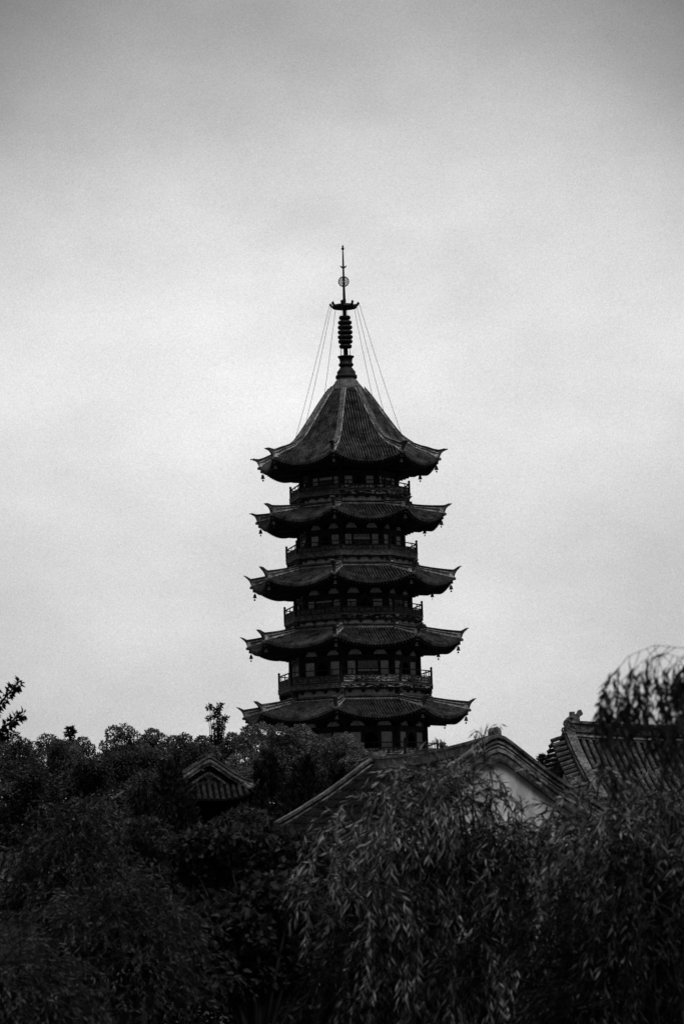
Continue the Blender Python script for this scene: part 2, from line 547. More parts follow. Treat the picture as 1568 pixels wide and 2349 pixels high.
def make_balcony(k):
    B = BAL[k]
    Rs, zt, zb = m_(B['slab'][0]), zy(B['slab'][1]), zy(B['slab'][2])
    Rr, zr = m_(B['rail'][0]), zy(B['rail'][1])
    b = MB()
    b.lathe([(Rs - 1.3, zb), (Rs - .05, zb), (Rs - .05, zt - .08), (Rs, zt - .08), (Rs, zt), (Rs - 1.3, zt)], 8, (0, 0, 0), T0, 0)
    o = b.build('balcony', M['wood_mid'], pag)
    for i in (5, 6, 7, 0, 1, 2):                        # painted boards on the outer edge
        fb = MB(); phi = TH[i] + pi / 8; a = (Rs - .05) * C8; hw = a * TN8
        z0, z1 = zb + .02, zt - .1
        vs = [facept(phi, a + d, s, z) for z in (z0, z1) for (s, d) in ((-hw, .0), (hw, .0), (hw, .03), (-hw, .03))]
        fb.add(vs, [(3, 2, 1, 0), (4, 5, 6, 7), (0, 1, 5, 4), (1, 2, 6, 5), (2, 3, 7, 6), (3, 0, 4, 7)])
        fb.build('edge_board', M['peel'] if (i in (0, 1) and k in (0, 2, 3, 4)) else M['wood_mid'], o)
    # corbels below
    if k < 4:
        Rn = m_(LV[k + 1]['ring'][0]); zn = zy(LV[k + 1]['ring'][1])
        c = MB()
        c.lathe([(Rn - .35, zn - .15), (Rn - .35, zb)], 8, (0, 0, 0), T0, 1)
        c.lathe([(Rs - .45, zb - .1), (Rs - .14, zb - .1), (Rs - .14, zb - .004), (Rs - .45, zb - .004)], 8, (0, 0, 0), T0, 0)
        for i in range(8):
            phi = TH[i] + pi / 8
            for q in (-.75, -.25, .25, .75):
                s = q * (Rn - .3) * C8 * TN8
                for lv in range(2):
                    z = zb - .12 - lv * .13
                    p = facept(phi, (Rn - .35) * C8, s, z); e = facept(phi, (Rs - .22) * C8 - lv * .25, s, z)
                    c.beam(p, e, .34 - lv * .14, .12, 0)
            th = TH[i]
            c.beam(corner(Rn - .35, th, zb - .16), corner(Rs - .12, th, zb - .16), .3, .3, 0)
            c.beam(corner(Rn - .35, th, zb - .38), corner(Rn + .12, th, zb - .36), .3, .24, 0)
        c.build('corbel_band', [M['wood'], M['plaster']], o)
    # railing
    H = zr - zt
    pb = MB(); pb.lathe([(.085, 0), (.085, H + .04), (.06, H + .07), (.095, H + .12), (.09, H + .2), (.03, H + .27)], 8)
    pm = pb.mesh('rail_post', M['wood'])
    for th in TH: link('rail_post', pm, o, corner(Rr, th, zt))
    rb = MB()
    a = Rr * C8; hw = a * TN8
    def lb(s0, s1, z0, z1, d, m=0):
        rb.box(((s0 + s1) / 2, -a, (z0 + z1) / 2), (s1 - s0, d, z1 - z0), 0, m)
    lb(-hw + .08, hw - .08, zr - .07, zr, .09)
    zm = zt + H * .60
    lb(-hw + .08, hw - .08, zm - .07, zm, .08)
    lb(-hw + .08, hw - .08, zt + .003, zt + .08, .08)
    n = 3
    for j in range(n + 1):
        s = -hw + .1 + (2 * hw - .2) * j / n
        if 0 < j < n: lb(s - .045, s + .045, zt + .08, zm - .07, .1)
        if j < n:
            e = s + (2 * hw - .2) / n
            lb(s + .05, e - .05, zt + .1, zm - .09, .03, 1)
            for q in (.5,):          # little struts up to the hand rail
                x = s + (e - s) * q
                lb(x - .035, x + .035, zm, zr - .07, .05)
            # fret bars in front of the board
            lb(s + .14, e - .14, zt + H * .42, zt + H * .42 + .04, .06)
            lb(s + .14, e - .14, zt + H * .2, zt + H * .2 + .04, .06)
            for q in (.3, .7):
                x = s + (e - s) * q
                lb(x - .02, x + .02, zt + H * .2, zt + H * .46, .065)
    rm = rb.mesh('railing', [M['wood'], M['wood_mid']])
    rm2 = rb.mesh('railing', [M['wood'], M['carve']])
    for i in range(8):
        link('railing', rm2 if (i in (0, 1) and k in (0, 3, 4)) else rm, o, None, TH[i] + pi / 8)
    return o

DOOR, LAT = 'door', 'lattice'
KINDS = [
    {6: DOOR, 7: LAT, 0: DOOR, 1: LAT, 2: DOOR},
    {6: LAT, 7: DOOR, 0: LAT, 1: DOOR, 2: LAT},
    {6: DOOR, 7: LAT, 0: DOOR, 1: LAT, 2: DOOR},
    {6: LAT, 7: DOOR, 0: LAT, 1: DOOR, 2: LAT},
    {6: LAT, 7: LAT, 0: DOOR, 1: DOOR, 2: LAT},
]
roofs = []
for k in range(5):
    roofs.append(make_roof(k)); make_storey(k, KINDS[k]); make_balcony(k)
# plain lower body down to the plinth, hidden behind the trees
lb = MB()
z5 = zy(1760)
lb.lathe([(m_(178), .9), (m_(172), z5 - .05)], 8, (0, 0, 0), T0)
lb.build('lower_body', M['wood'], pag)
pl = MB(); pl.lathe([(m_(280), 0), (m_(280), .8), (m_(285), .82), (m_(285), .95), (m_(270), .95)], 8, (0, 0, 0), T0)
pl.build('plinth', M['stone'], pag)
lr = MB()
for i in range(8):
    phi = TH[i] + pi / 8
    for (Ra, za, Rb, zb) in ((182, 1790, 275, 1830),):
        rows = []
        for t in range(5):
            v = t / 4; R = m_(Ra + (Rb - Ra) * v) * C8
            rows.append([facept(phi, R, R * TN8 * (-1 + b / 4), zy(za + (zb - za) * v) + .6 * (abs(-1 + b / 4) ** 2.3) * v ** 2) for b in range(9)])
        lr.grid(rows)
lr.build('lower_roof', M['tile'], pag)

# ---- spire
def sy(y): return zy(y)
sp_ = MB()
prof = [(42, 899), (40, 893), (37, 889), (33, 884), (29, 879.5), (27, 875.6), (24, 872), (22, 871)]
sp_.lathe([(m_(r), sy(y)) for r, y in prof], 32)
spire = sp_.build('spire', M['ridge'], pag, True)
q = MB(); q.lathe([(m_(22), sy(871)), (m_(21.5), sy(866))], 32)
q.build('pale_collar', M['pale'], spire, True)
q = MB()
prof = [(25, 868), (25, 861.5), (23, 860.5), (21.5, 858.5), (21.5, 852.6), (19, 850), (16.5, 846.5), (13.5, 842.4), (15, 840.5), (17.4, 838), (17.6, 836), (16.5, 833.6), (14, 831.5), (14.5, 828), (15.6, 823), (17, 821), (19.2, 819), (19.2, 817), (5, 816)]
q.lathe([(m_(r), sy(y)) for r, y in prof], 32)
q.build('lotus_base', M['iron'], spire, True)
q = MB()
q.lathe([(m_(5.6), sy(820)), (m_(5.2), sy(760)), (m_(4.6), sy(712)), (m_(4.1), sy(700)), (m_(3.8), sy(692)), (m_(4.3), sy(690)), (m_(3.4), sy(684)), (m_(2.8), sy(655)), (m_(2.3), sy(620)), (m_(2.1), sy(600)), (m_(1.4), sy(574)), (m_(1.3), sy(572))], 14)
q.build('mast', M['iron'], spire, True)
for (y, r) in ((728.3, 13.7), (739.5, 16.5), (750.5, 17.3), (761.7, 17.6), (772.8, 17.8), (783, 17), (794, 15)):
    q = MB(); h = 3.9
    q.lathe([(m_(r * .55), sy(y + h * .9)), (m_(r * .9), sy(y + h)), (m_(r), sy(y + h * .3)), (m_(r * .99), sy(y - h * .4)), (m_(r * .9), sy(y - h * .85)), (m_(r * .5), sy(y - h)), (m_(4), sy(y - h))], 28)
    q.build('wheel_ring', M['iron'], spire, True)
# open canopy wheel with curled hooks
q = MB()
zc_, zt_ = sy(704), sy(697)
n = 32
for rr, z0, z1, wd in ((28, sy(706.5), sy(701.5), 1.6),):
    q.lathe([(m_(rr - wd), z0), (m_(rr), z0), (m_(rr + 1), (z0 + z1) / 2), (m_(rr), z1), (m_(rr - wd), z1), (m_(rr - wd), z0)], n)
q.lathe([(m_(4), sy(701)), (m_(11), sy(700)), (m_(11), sy(697)), (m_(4), sy(695))], 24)
for th in TH:
    q.beam(corner(m_(9), th, sy(699)), corner(m_(28), th, sy(703)), .09, .2)
    q.beam(corner(m_(9), th + pi / 8, sy(699)), corner(m_(28), th + pi / 8, sy(703)), .06, .14)
    pts = [corner(m_(27), th, sy(703)), corner(m_(30), th, sy(701.5)), corner(m_(32), th, sy(698.5)), corner(m_(33), th, sy(696.2)), corner(m_(35.5), th, sy(698))]
    q.tube(pts, [.1, .09, .1, .12, .05], 6)
q.build('canopy_wheel', M['iron'], spire)
# pierced wheel: ring, inner ring and scroll spokes
q = MB(); zc_ = sy(645.5); R1, R0 = m_(11.4), m_(5)
for rr, th_ in ((R1, .045), (R0, .035), (m_(8.2), .018)):
    q.tube([(rr * cos(t), 0, zc_ + rr * sin(t)) for t in [2 * pi * j / 28 for j in range(29)]], th_, 5, cap=False)
for j in range(16):
    t = 2 * pi * j / 16
    q.tube([(R0 * cos(t), 0, zc_ + R0 * sin(t)), (m_(8.2) * cos(t + .12), 0, zc_ + m_(8.2) * sin(t + .12)), (R1 * cos(t), 0, zc_ + R1 * sin(t)), (m_(13.2) * cos(t), 0, zc_ + m_(13.2) * sin(t))], [.018, .018, .022, .025], 4)
q.build('pierced_wheel', M['iron'], spire)
q = MB(); zc_ = sy(606)
out = []
for j in range(13):
    t = radians(195 + 150 * j / 12); out.append((m_(8.2) * cos(t), m_(9.5) * sin(t)))
inn = []
for j in range(13):
    t = radians(345 - 150 * j / 12); inn.append((m_(7.4) * cos(t), m_(5.2) * sin(t) - m_(.4)))
sh = out + inn[1:-1]
nn = len(sh)
q.add([(x, -.07, zc_ + z) for x, z in sh] + [(x, .07, zc_ + z) for x, z in sh], [tuple(range(nn)), tuple(range(nn, 2 * nn))[::-1]] + [(j, (j + 1) % nn, nn + (j + 1) % nn, nn + j) for j in range(nn)])
q.build('crescent', M['iron'], spire)
q = MB()
q.lathe([(m_(1.3), sy(573)), (m_(2.6), sy(572.5)), (m_(3.5), sy(570)), (m_(2.6), sy(567.6)), (m_(1.2), sy(567)), (m_(2.2), sy(566)), (m_(2.4), sy(564.6)), (m_(1.4), sy(563.2)), (m_(.4), sy(561))], 14)
q.build('finial', M['iron'], spire, True)
# chains from the canopy wheel to the hips
for i, th in enumerate(TH):
    q = MB()
    a = np.array(corner(m_(35.3), th, sy(699))); b = np.array(corner(m_(125), th, sy(1002)))
    pts = []
    for j in range(13):
        t = j / 12; p = a + (b - a) * t; p[2] -= .22 * sin(pi * t); pts.append(p)
    q.tube(pts, .015, 4)
    q.build('chain', M['iron'], pag)
# small hanging chains inside the ring stack
q = MB()
for th in TH[::2]:
    q.tube([corner(m_(9.5), th, sy(727)), corner(m_(10.2), th, sy(819))], .018, 4)
q.build('ring_stay', M['iron'], spire)
bpy.context.view_layer.update()

# ---- wind bells (hang from the eaves, each a thing of its own)
bb = MB()
bb.lathe([(.02, 0.02), (.05, -.02), (.09, -.06), (.11, -.16), (.14, -.27), (.17, -.31), (.12, -.31), (.1, -.2)], 12)
bb.tube([(0, 0, .2), (0, 0, -.4)], .016, 5)
bb.box((0, 0, -.46), (.13, .025, .12))
bellm = bb.mesh('wind_bell', M['iron'], True)
CN = {0: 'front corner', 1: 'right front corner', 2: 'far right tip', 3: 'right rear corner', 6: 'far left tip', 7: 'left front corner'}
mw = pag.matrix_world.copy()
from mathutils import Vector
for k in range(5):
    sof = roofs[k][2]
    for i in (6, 7, 0, 1, 2, 3):
        a, s, z = sof(.93, 1.0)
        o = link('wind_bell', bellm, None, mw @ Vector(corner(a / C8, TH[i], z - .3 - .06)))
        o.rotation_euler = (random.uniform(-.08, .08), random.uniform(-.08, .08), random.uniform(0, 3))
        tag(o, 'dark wind bell under the %s of the %s' % (CN[i], ROOFNAME[k]), 'bell', 'wind bells under the pagoda eaves')

# ------------------------------------------------------------------ HALLS
def prof_z(prof, r):
    return lerp_tab([(p[0], p[1]) for p in prof], r)[0]

def refine(prof, step=.18):
    out = []; r = prof[0][0]
    while r < prof[-1][0] - 1e-6:
        out.append((r, prof_z(prof, r))); r += step
    out.append((prof[-1][0], prof_z(prof, prof[-1][0])))
    return out

def tile_slope(mb, x0, x1, prof, side, sp=.22, rad=.07, curve=None, h=.09, m=0):
    """roof slope: ridge along local X, falls towards local side*Y"""
    pr = refine(prof, .3)
    cv = curve or (lambda x: 0.0)
    xs = [x0 + (x1 - x0) * j / 14 for j in range(15)]
    mb.grid([[(x, side * r, z + cv(x)) for x in xs] for (r, z) in pr], 1)
    n = int((x1 - x0) / sp)
    for j in range(n + 1):
        x = x0 + (x1 - x0 - n * sp) / 2 + j * sp
        vs = []
        lap = []
        for a in range(len(pr) - 1):
            lap += [(pr[a][0] + .005, pr[a][1], -.022), (pr[a + 1][0], pr[a + 1][1], .022)]
        for (r, z, dz) in lap:
            dz += random.uniform(-.01, .01); dx = random.uniform(-.01, .01)
            for q in range(5):
                t = pi * q / 4
                vs.append((x + dx - rad * cos(t), side * (r + (.04 if r == pr[-1][0] else 0)), z + dz + cv(x) + h * sin(t)))
        k = len(lap)
        fs = [(a * 5 + q, a * 5 + q + 1, a * 5 + 6 + q, a * 5 + 5 + q) for a in range(k - 1) for q in range(4)]
        fs.append(tuple((k - 1) * 5 + q for q in range(5)))
        mb.add(vs, fs, m)
        r, z = pr[-1]; z += cv(x)
        xe = x + sp / 2
        mb.add([(xe - .09, side * (r + .03), z), (xe + .09, side * (r + .03), z), (xe + .05, side * (r + .05), z - .12), (xe, side * (r + .05), z - .16), (xe - .05, side * (r + .05), z - .12)], [(0, 1, 2, 3, 4)], m)

def verge_sections(prof, up, dn): return [(r, z + dn, z + up) for r, z in refine(prof, .15)]

# --- main hall: gable end towards us, ridge running away to the left
u = np.array((-.226, .974)); 
near = np.array(P(1140, 1694, 60)); far_len = 10.3
zr = near[2]
hall = empty('gabled_hall', (near[0], near[1], 0), 'tiled hall with a white gable end and curved verges, behind the big willow', 'hall', None, (0, 0, math.atan2(u[1], u[0])))
PR = [(0, 0), (.12, -.03), (.3, -.15), (.7, -.45), (1.15, -.78), (2.0, -1.31), (2.6, -1.64), (3.3, -1.98)]
PRz = [(r, zr + z - .18) for r, z in PR]
mb = MB()
sag = lambda x: -.1 * sin(pi * min(1, max(0, x / far_len))) ** .8
for sd in (-1, 1): tile_slope(mb, .1, far_len - .1, PRz, sd, .2, .065, sag)
hr = mb.build('roof', [M['tile_dark'], M['gap']], hall)
def verge(parent, x, prof, wide=.24, outward=-1, mats=None):
    for sd in (0, 1):
        v = MB()
        v.strip(verge_sections(prof, .2, -.02), wide / 2, sd, 0, x)
        v.strip(verge_sections(prof, .27, .2), wide / 2 + .05, sd, 0, x)
        v.strip(verge_sections(prof, .135, .095), wide / 2 + .03, sd, 1, x)
        v.strip(verge_sections(prof, .05, .02), wide / 2 + .02, sd, 1, x)
        v.build('verge_ridge', [M['ridge'], M['pale_hall']], parent)
        w = MB()
        xo = x + outward * (wide / 2 + .02)
        w.strip(verge_sections(prof, -.02, -.09), .07, sd, 1, xo)
        w.strip(verge_sections(prof, -.09, -.22), .04, sd, 0, xo)
        w.strip(verge_sections(prof, -.22, -.28), .055, sd, 2, xo)
        w.build('bargeboard', [M['ridge'], M['pale_hall'], M['wood']], parent)
verge(hr, .12, PRz, .26, -1)
verge(hr, far_len - .12, PRz, .26, 1)
rg = MB()
def ridge_bar(x0, x1, z0, z1, hy, m, cv=lambda x: 0.0, n=12):
    rows = []
    for j in range(n):
        a, b = x0 + (x1 - x0) * j / n, x0 + (x1 - x0) * (j + 1) / n
        vs = [(a, -hy, z0 + cv(a)), (a, hy, z0 + cv(a)), (a, hy, z1 + cv(a)), (a, -hy, z1 + cv(a)), (b, -hy, z0 + cv(b)), (b, hy, z0 + cv(b)), (b, hy, z1 + cv(b)), (b, -hy, z1 + cv(b))]
        fs = [(0, 3, 7, 4), (1, 5, 6, 2), (2, 6, 7, 3), (0, 4, 5, 1)]
        if j == 0: fs.append((0, 1, 2, 3))
        if j == n - 1: fs.append((7, 6, 5, 4))
        rg.add(vs, fs, m)
ridge_bar(.3, far_len - .3, zr - .3, zr + .02, .12, 0, sag)
ridge_bar(.3, far_len - .3, zr - .2, zr - .165, .15, 1, sag)
ridge_bar(.3, far_len - .3, zr + .022, zr + .08, .15, 0, sag)
rg.box((.2, 0, zr + .1), (.3, .2, .1), 0, 0); rg.tube([(.02, 0, zr + .15), (.38, 0, zr + .15)], .09, 8, 0)
rg.box((far_len - .2, 0, zr + .06), (.4, .3, .22), 0, 0)
rg.build('ridge', [M['wood_mid'], M['pale'], M['ridge']], hr)
rf = refine(PRz, .2)
for xg, nm in ((.03, 0), (far_len - .03, 1)):
    vs = []; gb = MB()
    for sd in (-1, 1):
        for (r, z) in rf: vs.append((xg, sd * r * .97, z - .12))
    n = len(rf)
    poly = list(range(n - 1, 0, -1)) + list(range(n, 2 * n))
    base = [(xg, rf[-1][0] * .97, 0), (xg, -rf[-1][0] * .97, 0)]
    gb.add(vs + base, [tuple(poly + [2 * n, 2 * n + 1])])
    gb.build('gable_wall', M['white'], hall)
wb = MB()
for sd in (-1, 1): wb.box((far_len / 2, sd * 2.9, 2.4), (far_len - .5, .25, 4.8))
wb.build('side_wall', M['wood'], hall)

# --- right hall: ridge across the frame, dragon ornament at its left end
ap = np.array(P(1292, 1700, 90))
rh = empty('ridged_hall', (ap[0], ap[1], 0), 'tiled hall at the right edge with a straight ridge and an animal-shaped ridge-end ornament', 'hall', None, (0, 0, radians(13)))
zr2 = P(1292, 1699, 90)[2]
PR2 = [(0, 0), (.5, -.42), (1.0, -.80), (1.6, -1.2), (2.4, -1.68), (3.4, -2.2)]
cvr = lambda x: .12 * max(0.0, 1 - x / 3.2) ** 1.6
P2 = [(r, zr2 + z) for r, z in PR2]
L2 = 9.0
mb = MB()
for sd in (-1, 1): tile_slope(mb, .3, L2, P2, sd, .215, .066, cvr, .1)
rr = mb.build('roof', [M['tile_hall'], M['gap']], rh)
for sd in (0, 1):
    v = MB()
    c0 = cvr(.15)
    pz = [(r, z + c0) for r, z in P2]
    v.strip(verge_sections(pz, .16, -.05), .16, sd, 0, .16)
    v.strip(verge_sections(pz, .2, .16), .19, sd, 1, .16)
    v.strip(verge_sections(pz, .27, .2), .11, sd, 2, .16)
    v.strip(verge_sections(pz, .31, .27), .14, sd, 0, .16)
    v.strip(verge_sections(pz, .10, .06), .185, sd, 1, .16)
    v.build('verge_ridge', [M['ridge'], M['tile'], M['tile_dark']], rr)
    w = MB()
    sg = -1 if sd == 0 else 1
    for (r, z) in refine(pz, .19):       # short tile ends that hang over the gable
        w.tube([(.02, sg * r, z + .0), (-.2, sg * r, z - .06), (-.4, sg * r, z - .13)], .065, 7)
        w.box((-.2, sg * (r + .095), z - .2), (.36, .1, .03))
    w.build('verge_tiles', M['tile_hall'], rr)
rg = MB()
ridge_bar(.2, L2, zr2 - .05, zr2 + .16, .17, 0, cvr)
ridge_bar(.2, L2, zr2 + .03, zr2 + .075, .2, 1, cvr)
ridge_bar(.2, L2, zr2 + .163, zr2 + .19, .22, 2, cvr)
ridge_bar(.2, L2, zr2 + .193, zr2 + .42, .12, 0, cvr)
ridge_bar(.2, L2, zr2 + .423, zr2 + .5, .19, 2, cvr)
rg.build('ridge', [M['ridge'], M['pale'], M['wood_mid']], rr)
orn = [(285, 470), (288, 260), (300, 240), (335, 215), (335, 172), (368, 172), (368, 202), (415, 187), (425, 165), (438, 148), (446, 165), (460, 187), (455, 207), (430, 222), (421, 240), (428, 275), (447, 297), (452, 312), (442, 360), (440, 450), (380, 470)]
sc = .0028
pts = [((x - 300) * sc + .12, (440 - y) * sc + zr2 + .12) for x, y in orn]
ob = MB(); n = len(pts)
for hy, ins in ((.14, 1.0),):
    ob.add([(x, -hy, z) for x, z in pts] + [(x, hy, z) for x, z in pts], [tuple(range(n))[::-1], tuple(range(n, 2 * n))] + [(j, (j + 1) % n, n + (j + 1) % n, n + j) for j in range(n)])
cx_, cz_ = .28, zr2 + .5
for (ex, ez, er) in ((.12, .12, .09), (.0, .0, .12), (.16, -.12, .08), (-.1, -.2, .08), (.25, -.25, .07)):
    ob.tube([(cx_ + ex - .2 + er * cos(t), -.15, cz_ + ez + er * sin(t)) for t in [5.0 * j / 9 for j in range(10)]], .03, 5)
ob.build('ridge_ornament', M['ridge'], rr)
gw = MB()
rf = refine(P2, .3); n = len(rf)
vs = [(.32, -r * .97, z - .1) for r, z in rf] + [(.32, r * .97, z - .1) for r, z in rf] + [(.32, rf[-1][0] * .97, 0), (.32, -rf[-1][0] * .97, 0)]
gw.add(vs, [tuple(list(range(n - 1, 0, -1)) + list(range(n, 2 * n)) + [2 * n, 2 * n + 1])])
gw.build('gable_wall', M['plaster'], rh)
sw = MB()
for sd in (-1, 1): sw.box((L2 / 2 + .2, sd * 2.7, 3.3), (L2 - .5, .25, 6.6))
sw.build('side_wall', M['wood'], rh)

# --- small pavilions with a gable over a skirt roof
def pavilion(px, py, D, rotz, label):
    a = P(px, py, D)
    pv = empty('pavilion', (a[0], a[1], 0), label, 'pavilion', None, (0, 0, rotz))
    # local frame: front is -Y ; ridge runs along Y
    zt = a[2] - .22
    PRp = [(0, 0), (.12, -.04), (.4, -.22), (.8, -.5), (1.25, -.76), (1.62, -.86)]
    PZ = [(r, zt + z) for r, z in PRp]
    Lr = 2.6
    up = MB()
    tile_slope(up, .1, Lr, PZ, 1, .2, .065); tile_slope(up, .1, Lr, PZ, -1, .2, .065)
    # rotate so that the ridge runs along +Y
    up.v = [(-y, x, z) for (x, y, z) in up.v]
    ur = up.build('upper_roof', [M['tile_pav'], M['gap']], pv)
    for x in (.12, Lr):
        for sg in (-1, 1):
            v = MB()
            def st(up_, dn_): return [(sg * r, x, z + dn_, z + up_) for r, z in refine(PZ, .12)]
            def sweep(ss, hy, m):
                vs = []
                for (xx, yy, zb, ztp) in ss: vs += [(xx, yy - hy, zb), (xx, yy + hy, zb), (xx, yy + hy, ztp), (xx, yy - hy, ztp)]
                fs = [(0, 1, 2, 3)]
                for j in range(len(ss) - 1):
                    for k in range(4):
                        fs.append((j * 4 + k, j * 4 + 4 + k, j * 4 + 4 + (k + 1) % 4, j * 4 + (k + 1) % 4))
                e = len(ss) * 4 - 4; fs.append((e + 3, e + 2, e + 1, e))
                v.add(vs, fs, m)
            sweep(st(.19, .1), .1, 0); sweep(st(.24, .192), .14, 0)
            sweep(st(.1, .0), .13, 1); sweep(st(.052, .04), .15, 0); sweep(st(0.0, -.1), .08, 1)
            if x < 1:
                for (r, z) in refine(PZ, .15)[1:-2]:
                    v.tube([(sg * r, x - .02, z - .14), (sg * r, x + .2, z - .14)], .055, 7, 2)
                ss = [(sg * r, x + .12, z - .42, z - .32) for r, z in refine(PZ, .12) if r < .9]
                sweep(ss, .05, 0)
            v.build('verge_ridge', [M['ridge'], M['pale_hall'], M['tile_dark']], ur)
    rdg = MB(); rdg.box((0, Lr / 2, zt + .16), (.2, Lr - .2, .22)); rdg.box((0, Lr / 2, zt + .3), (.28, Lr - .2, .05)); rdg.build('ridge', M['ridge'], ur)
    gbm = MB()
    pg = [(-r, z - .2) for r, z in refine(PZ, .2)][::-1] + [(r, z - .2) for r, z in refine(PZ, .2)][1:]
    gbm.add([(x, .3, z) for x, z in pg], [tuple(range(len(pg)))])
    gbm.box((0, .26, zt - .62), (.14, .1, .3)); gbm.box((0, .26, zt - .5), (.3, .1, .1))
    gbm.build('gable_board', M['wood'], pv)
    # skirt roof
    zs, ze = zt - .78, zt - 1.42
    hx0, hx1 = 1.25, 1.6
    y0, y1 = .2, -.75
    sk = MB()
    yb0, yb1 = 3.0, 3.9
    def ring_(t): return (hx0 + (hx1 - hx0) * t, y0 + (y1 - y0) * t, yb0 + (yb1 - yb0) * t)
    def skp(side, t, w):
        hx, yf, yb = ring_(t)
        cyy = (yf + yb) / 2; hy = (yb - yf) / 2
        z = zs + (ze - zs) * (1.15 * t - .15 * t * t) + .42 * (abs(w) ** 3) * t ** 2
        if side == 0: return (w * hx, yf, z)
        if side == 1: return (hx, cyy + w * hy, z)
        if side == 2: return (-w * hx, yb, z)
        return (-hx, cyy - w * hy, z)
    for sd in range(4):
        sk.grid([[skp(sd, a / 6, -1 + b / 8) for b in range(17)] for a in range(7)], 1)
        half = hx1 if sd in (0, 2) else 2.3
        nr = int(half / .22)
        for j in range(-nr, nr + 1):
            s = j * .22
            pts = []
            for a in range(7):
                t = a / 6
                hx, yf, yb = ring_(t); hh = hx if sd in (0, 2) else (yb - yf) / 2
                if abs(s) > hh: continue
                pts.append(np.array(skp(sd, t, s / hh)) + np.array((0, 0, .03)))
            if len(pts) > 1: sk.tube(pts, .07, 7)
    skr = sk.build('skirt_roof', [M['tile_pav'], M['gap']], pv)
    for sx, sd in ((1, 0), (-1, 0), (1, 2), (-1, 2)):
        h = MB()
        pts = []
        for a in range(7):
            p = np.array(skp(sd, a / 6, sx if sd == 0 else -sx)); p[2] += .1; pts.append(p)
        d = pts[-1] - pts[-2]; d[2] = 0; d /= np.linalg.norm(d)
        pts += [pts[-1] + d * .1 + np.array((0, 0, .06)), pts[-1] + d * .2 + np.array((0, 0, .15)), pts[-1] + d * .28 + np.array((0, 0, .26))]
        h.tube(pts, [.09] * 7 + [.07, .05, .02], 8)
        h.build('hip_ridge', M['ridge'], skr)
    bd = MB()
    bd.box((0, 1.6, (ze + .1) / 2), (2.3, 3.0, ze + .1))
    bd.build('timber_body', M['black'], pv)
    cl = MB(); cl.lathe([(.11, 0), (.1, ze + .2)], 10)
    cmesh = cl.mesh('column', M['wood'], True)
    for sx in (-1, 1):
        for yy in (-.35, 3.5): link('column', cmesh, pv, (sx * 1.3, yy, 0))
    return pv
pavilion(481, 1736, 110, radians(9), 'small dark pavilion with a pale-edged gable over a tiled skirt roof among the trees')
pavilion(350, 1796, 118, radians(20), 'pavilion almost hidden in leaves left of the gabled one, only its upturned corner showing')

# --- low tiled roof at the left edge
lr0 = P(-40, 1962, 52)
lh = empty('low_house', (lr0[0] - 1.0, lr0[1], 0), 'low tiled house roof at the left edge behind the willow', 'house', None, (0, 0, radians(-4)))
P3 = [(0, lr0[2]), (.6, lr0[2] - .3), (1.4, lr0[2] - .62), (2.4, lr0[2] - .95)]
mb = MB()
for sd in (-1, 1): tile_slope(mb, 0, 1.75, P3, sd, .16, .05)
r3 = mb.build('roof', [M['tile_hall'], M['gap']], lh)
rg = MB(); ridge_bar(0, 1.78, lr0[2] - .02, lr0[2] + .1, .1, 0); ridge_bar(0, 1.8, lr0[2] + .102, lr0[2] + .14, .14, 0); rg.build('ridge', [M['tile_pav']], r3)
wl = MB(); wl.box((.85, 0, (lr0[2] - .95) / 2), (1.6, 3.9, lr0[2] - .95)); wl.build('wall', M['wood'], lh)

# ------------------------------------------------------------------ TREES
def trunk_tube(mb, pts, r0, r1, n=8):
    k = len(pts)
    mb.tube(pts, [r0 + (r1 - r0) * i / (k - 1) for i in range(k)], n)

def lobe_leaves(lobes, D, count, leaf, aspect, depth, up=.35, shell=.55, jag=.22):
    """lobes (x, y, r) in survey pixels at distance D, returns leaf quads + lobe centres"""
    px = F / D
    Cs = []; Rr = []
    for (x, y, r) in lobes:
        c = np.array(P(x, y, D)); c[1] += RS.uniform(-depth, depth)
        Cs.append(c); Rr.append(r / px)
    Cs = np.array(Cs); Rr = np.array(Rr)
    w = Rr ** 2; w /= w.sum()
    idx = RS.choice(len(Cs), count, p=w)
    dr = norm(RS.normal(size=(count, 3)))
    # bumpy lobe: radius modulated by small sub clumps
    sub = norm(RS.normal(size=(len(Cs), 26, 3)))
    dots = np.einsum('nk,nmk->nm', dr, sub[idx]).max(axis=1)
    bump = 1 + jag * (dots - .86) * 5
    rad = (shell + (1 - shell) * RS.rand(count) ** .5) * bump
    pos = Cs[idx] + dr * (Rr[idx] * rad)[:, None] * np.array((1, 1, .9))
    Dv = norm(dr * .7 + RS.normal(size=(count, 3)) * .8 + np.array((0, 0, -.15)))
    nrm = norm(dr * .6 + RS.normal(size=(count, 3)) * .55 + np.array((0, 0, up)))
    W = norm(np.cross(nrm, Dv))
    ln = leaf * RS.uniform(.6, 1.3, count)
    return leaf_quads(pos, Dv, W, ln, ln * aspect), Cs, Rr

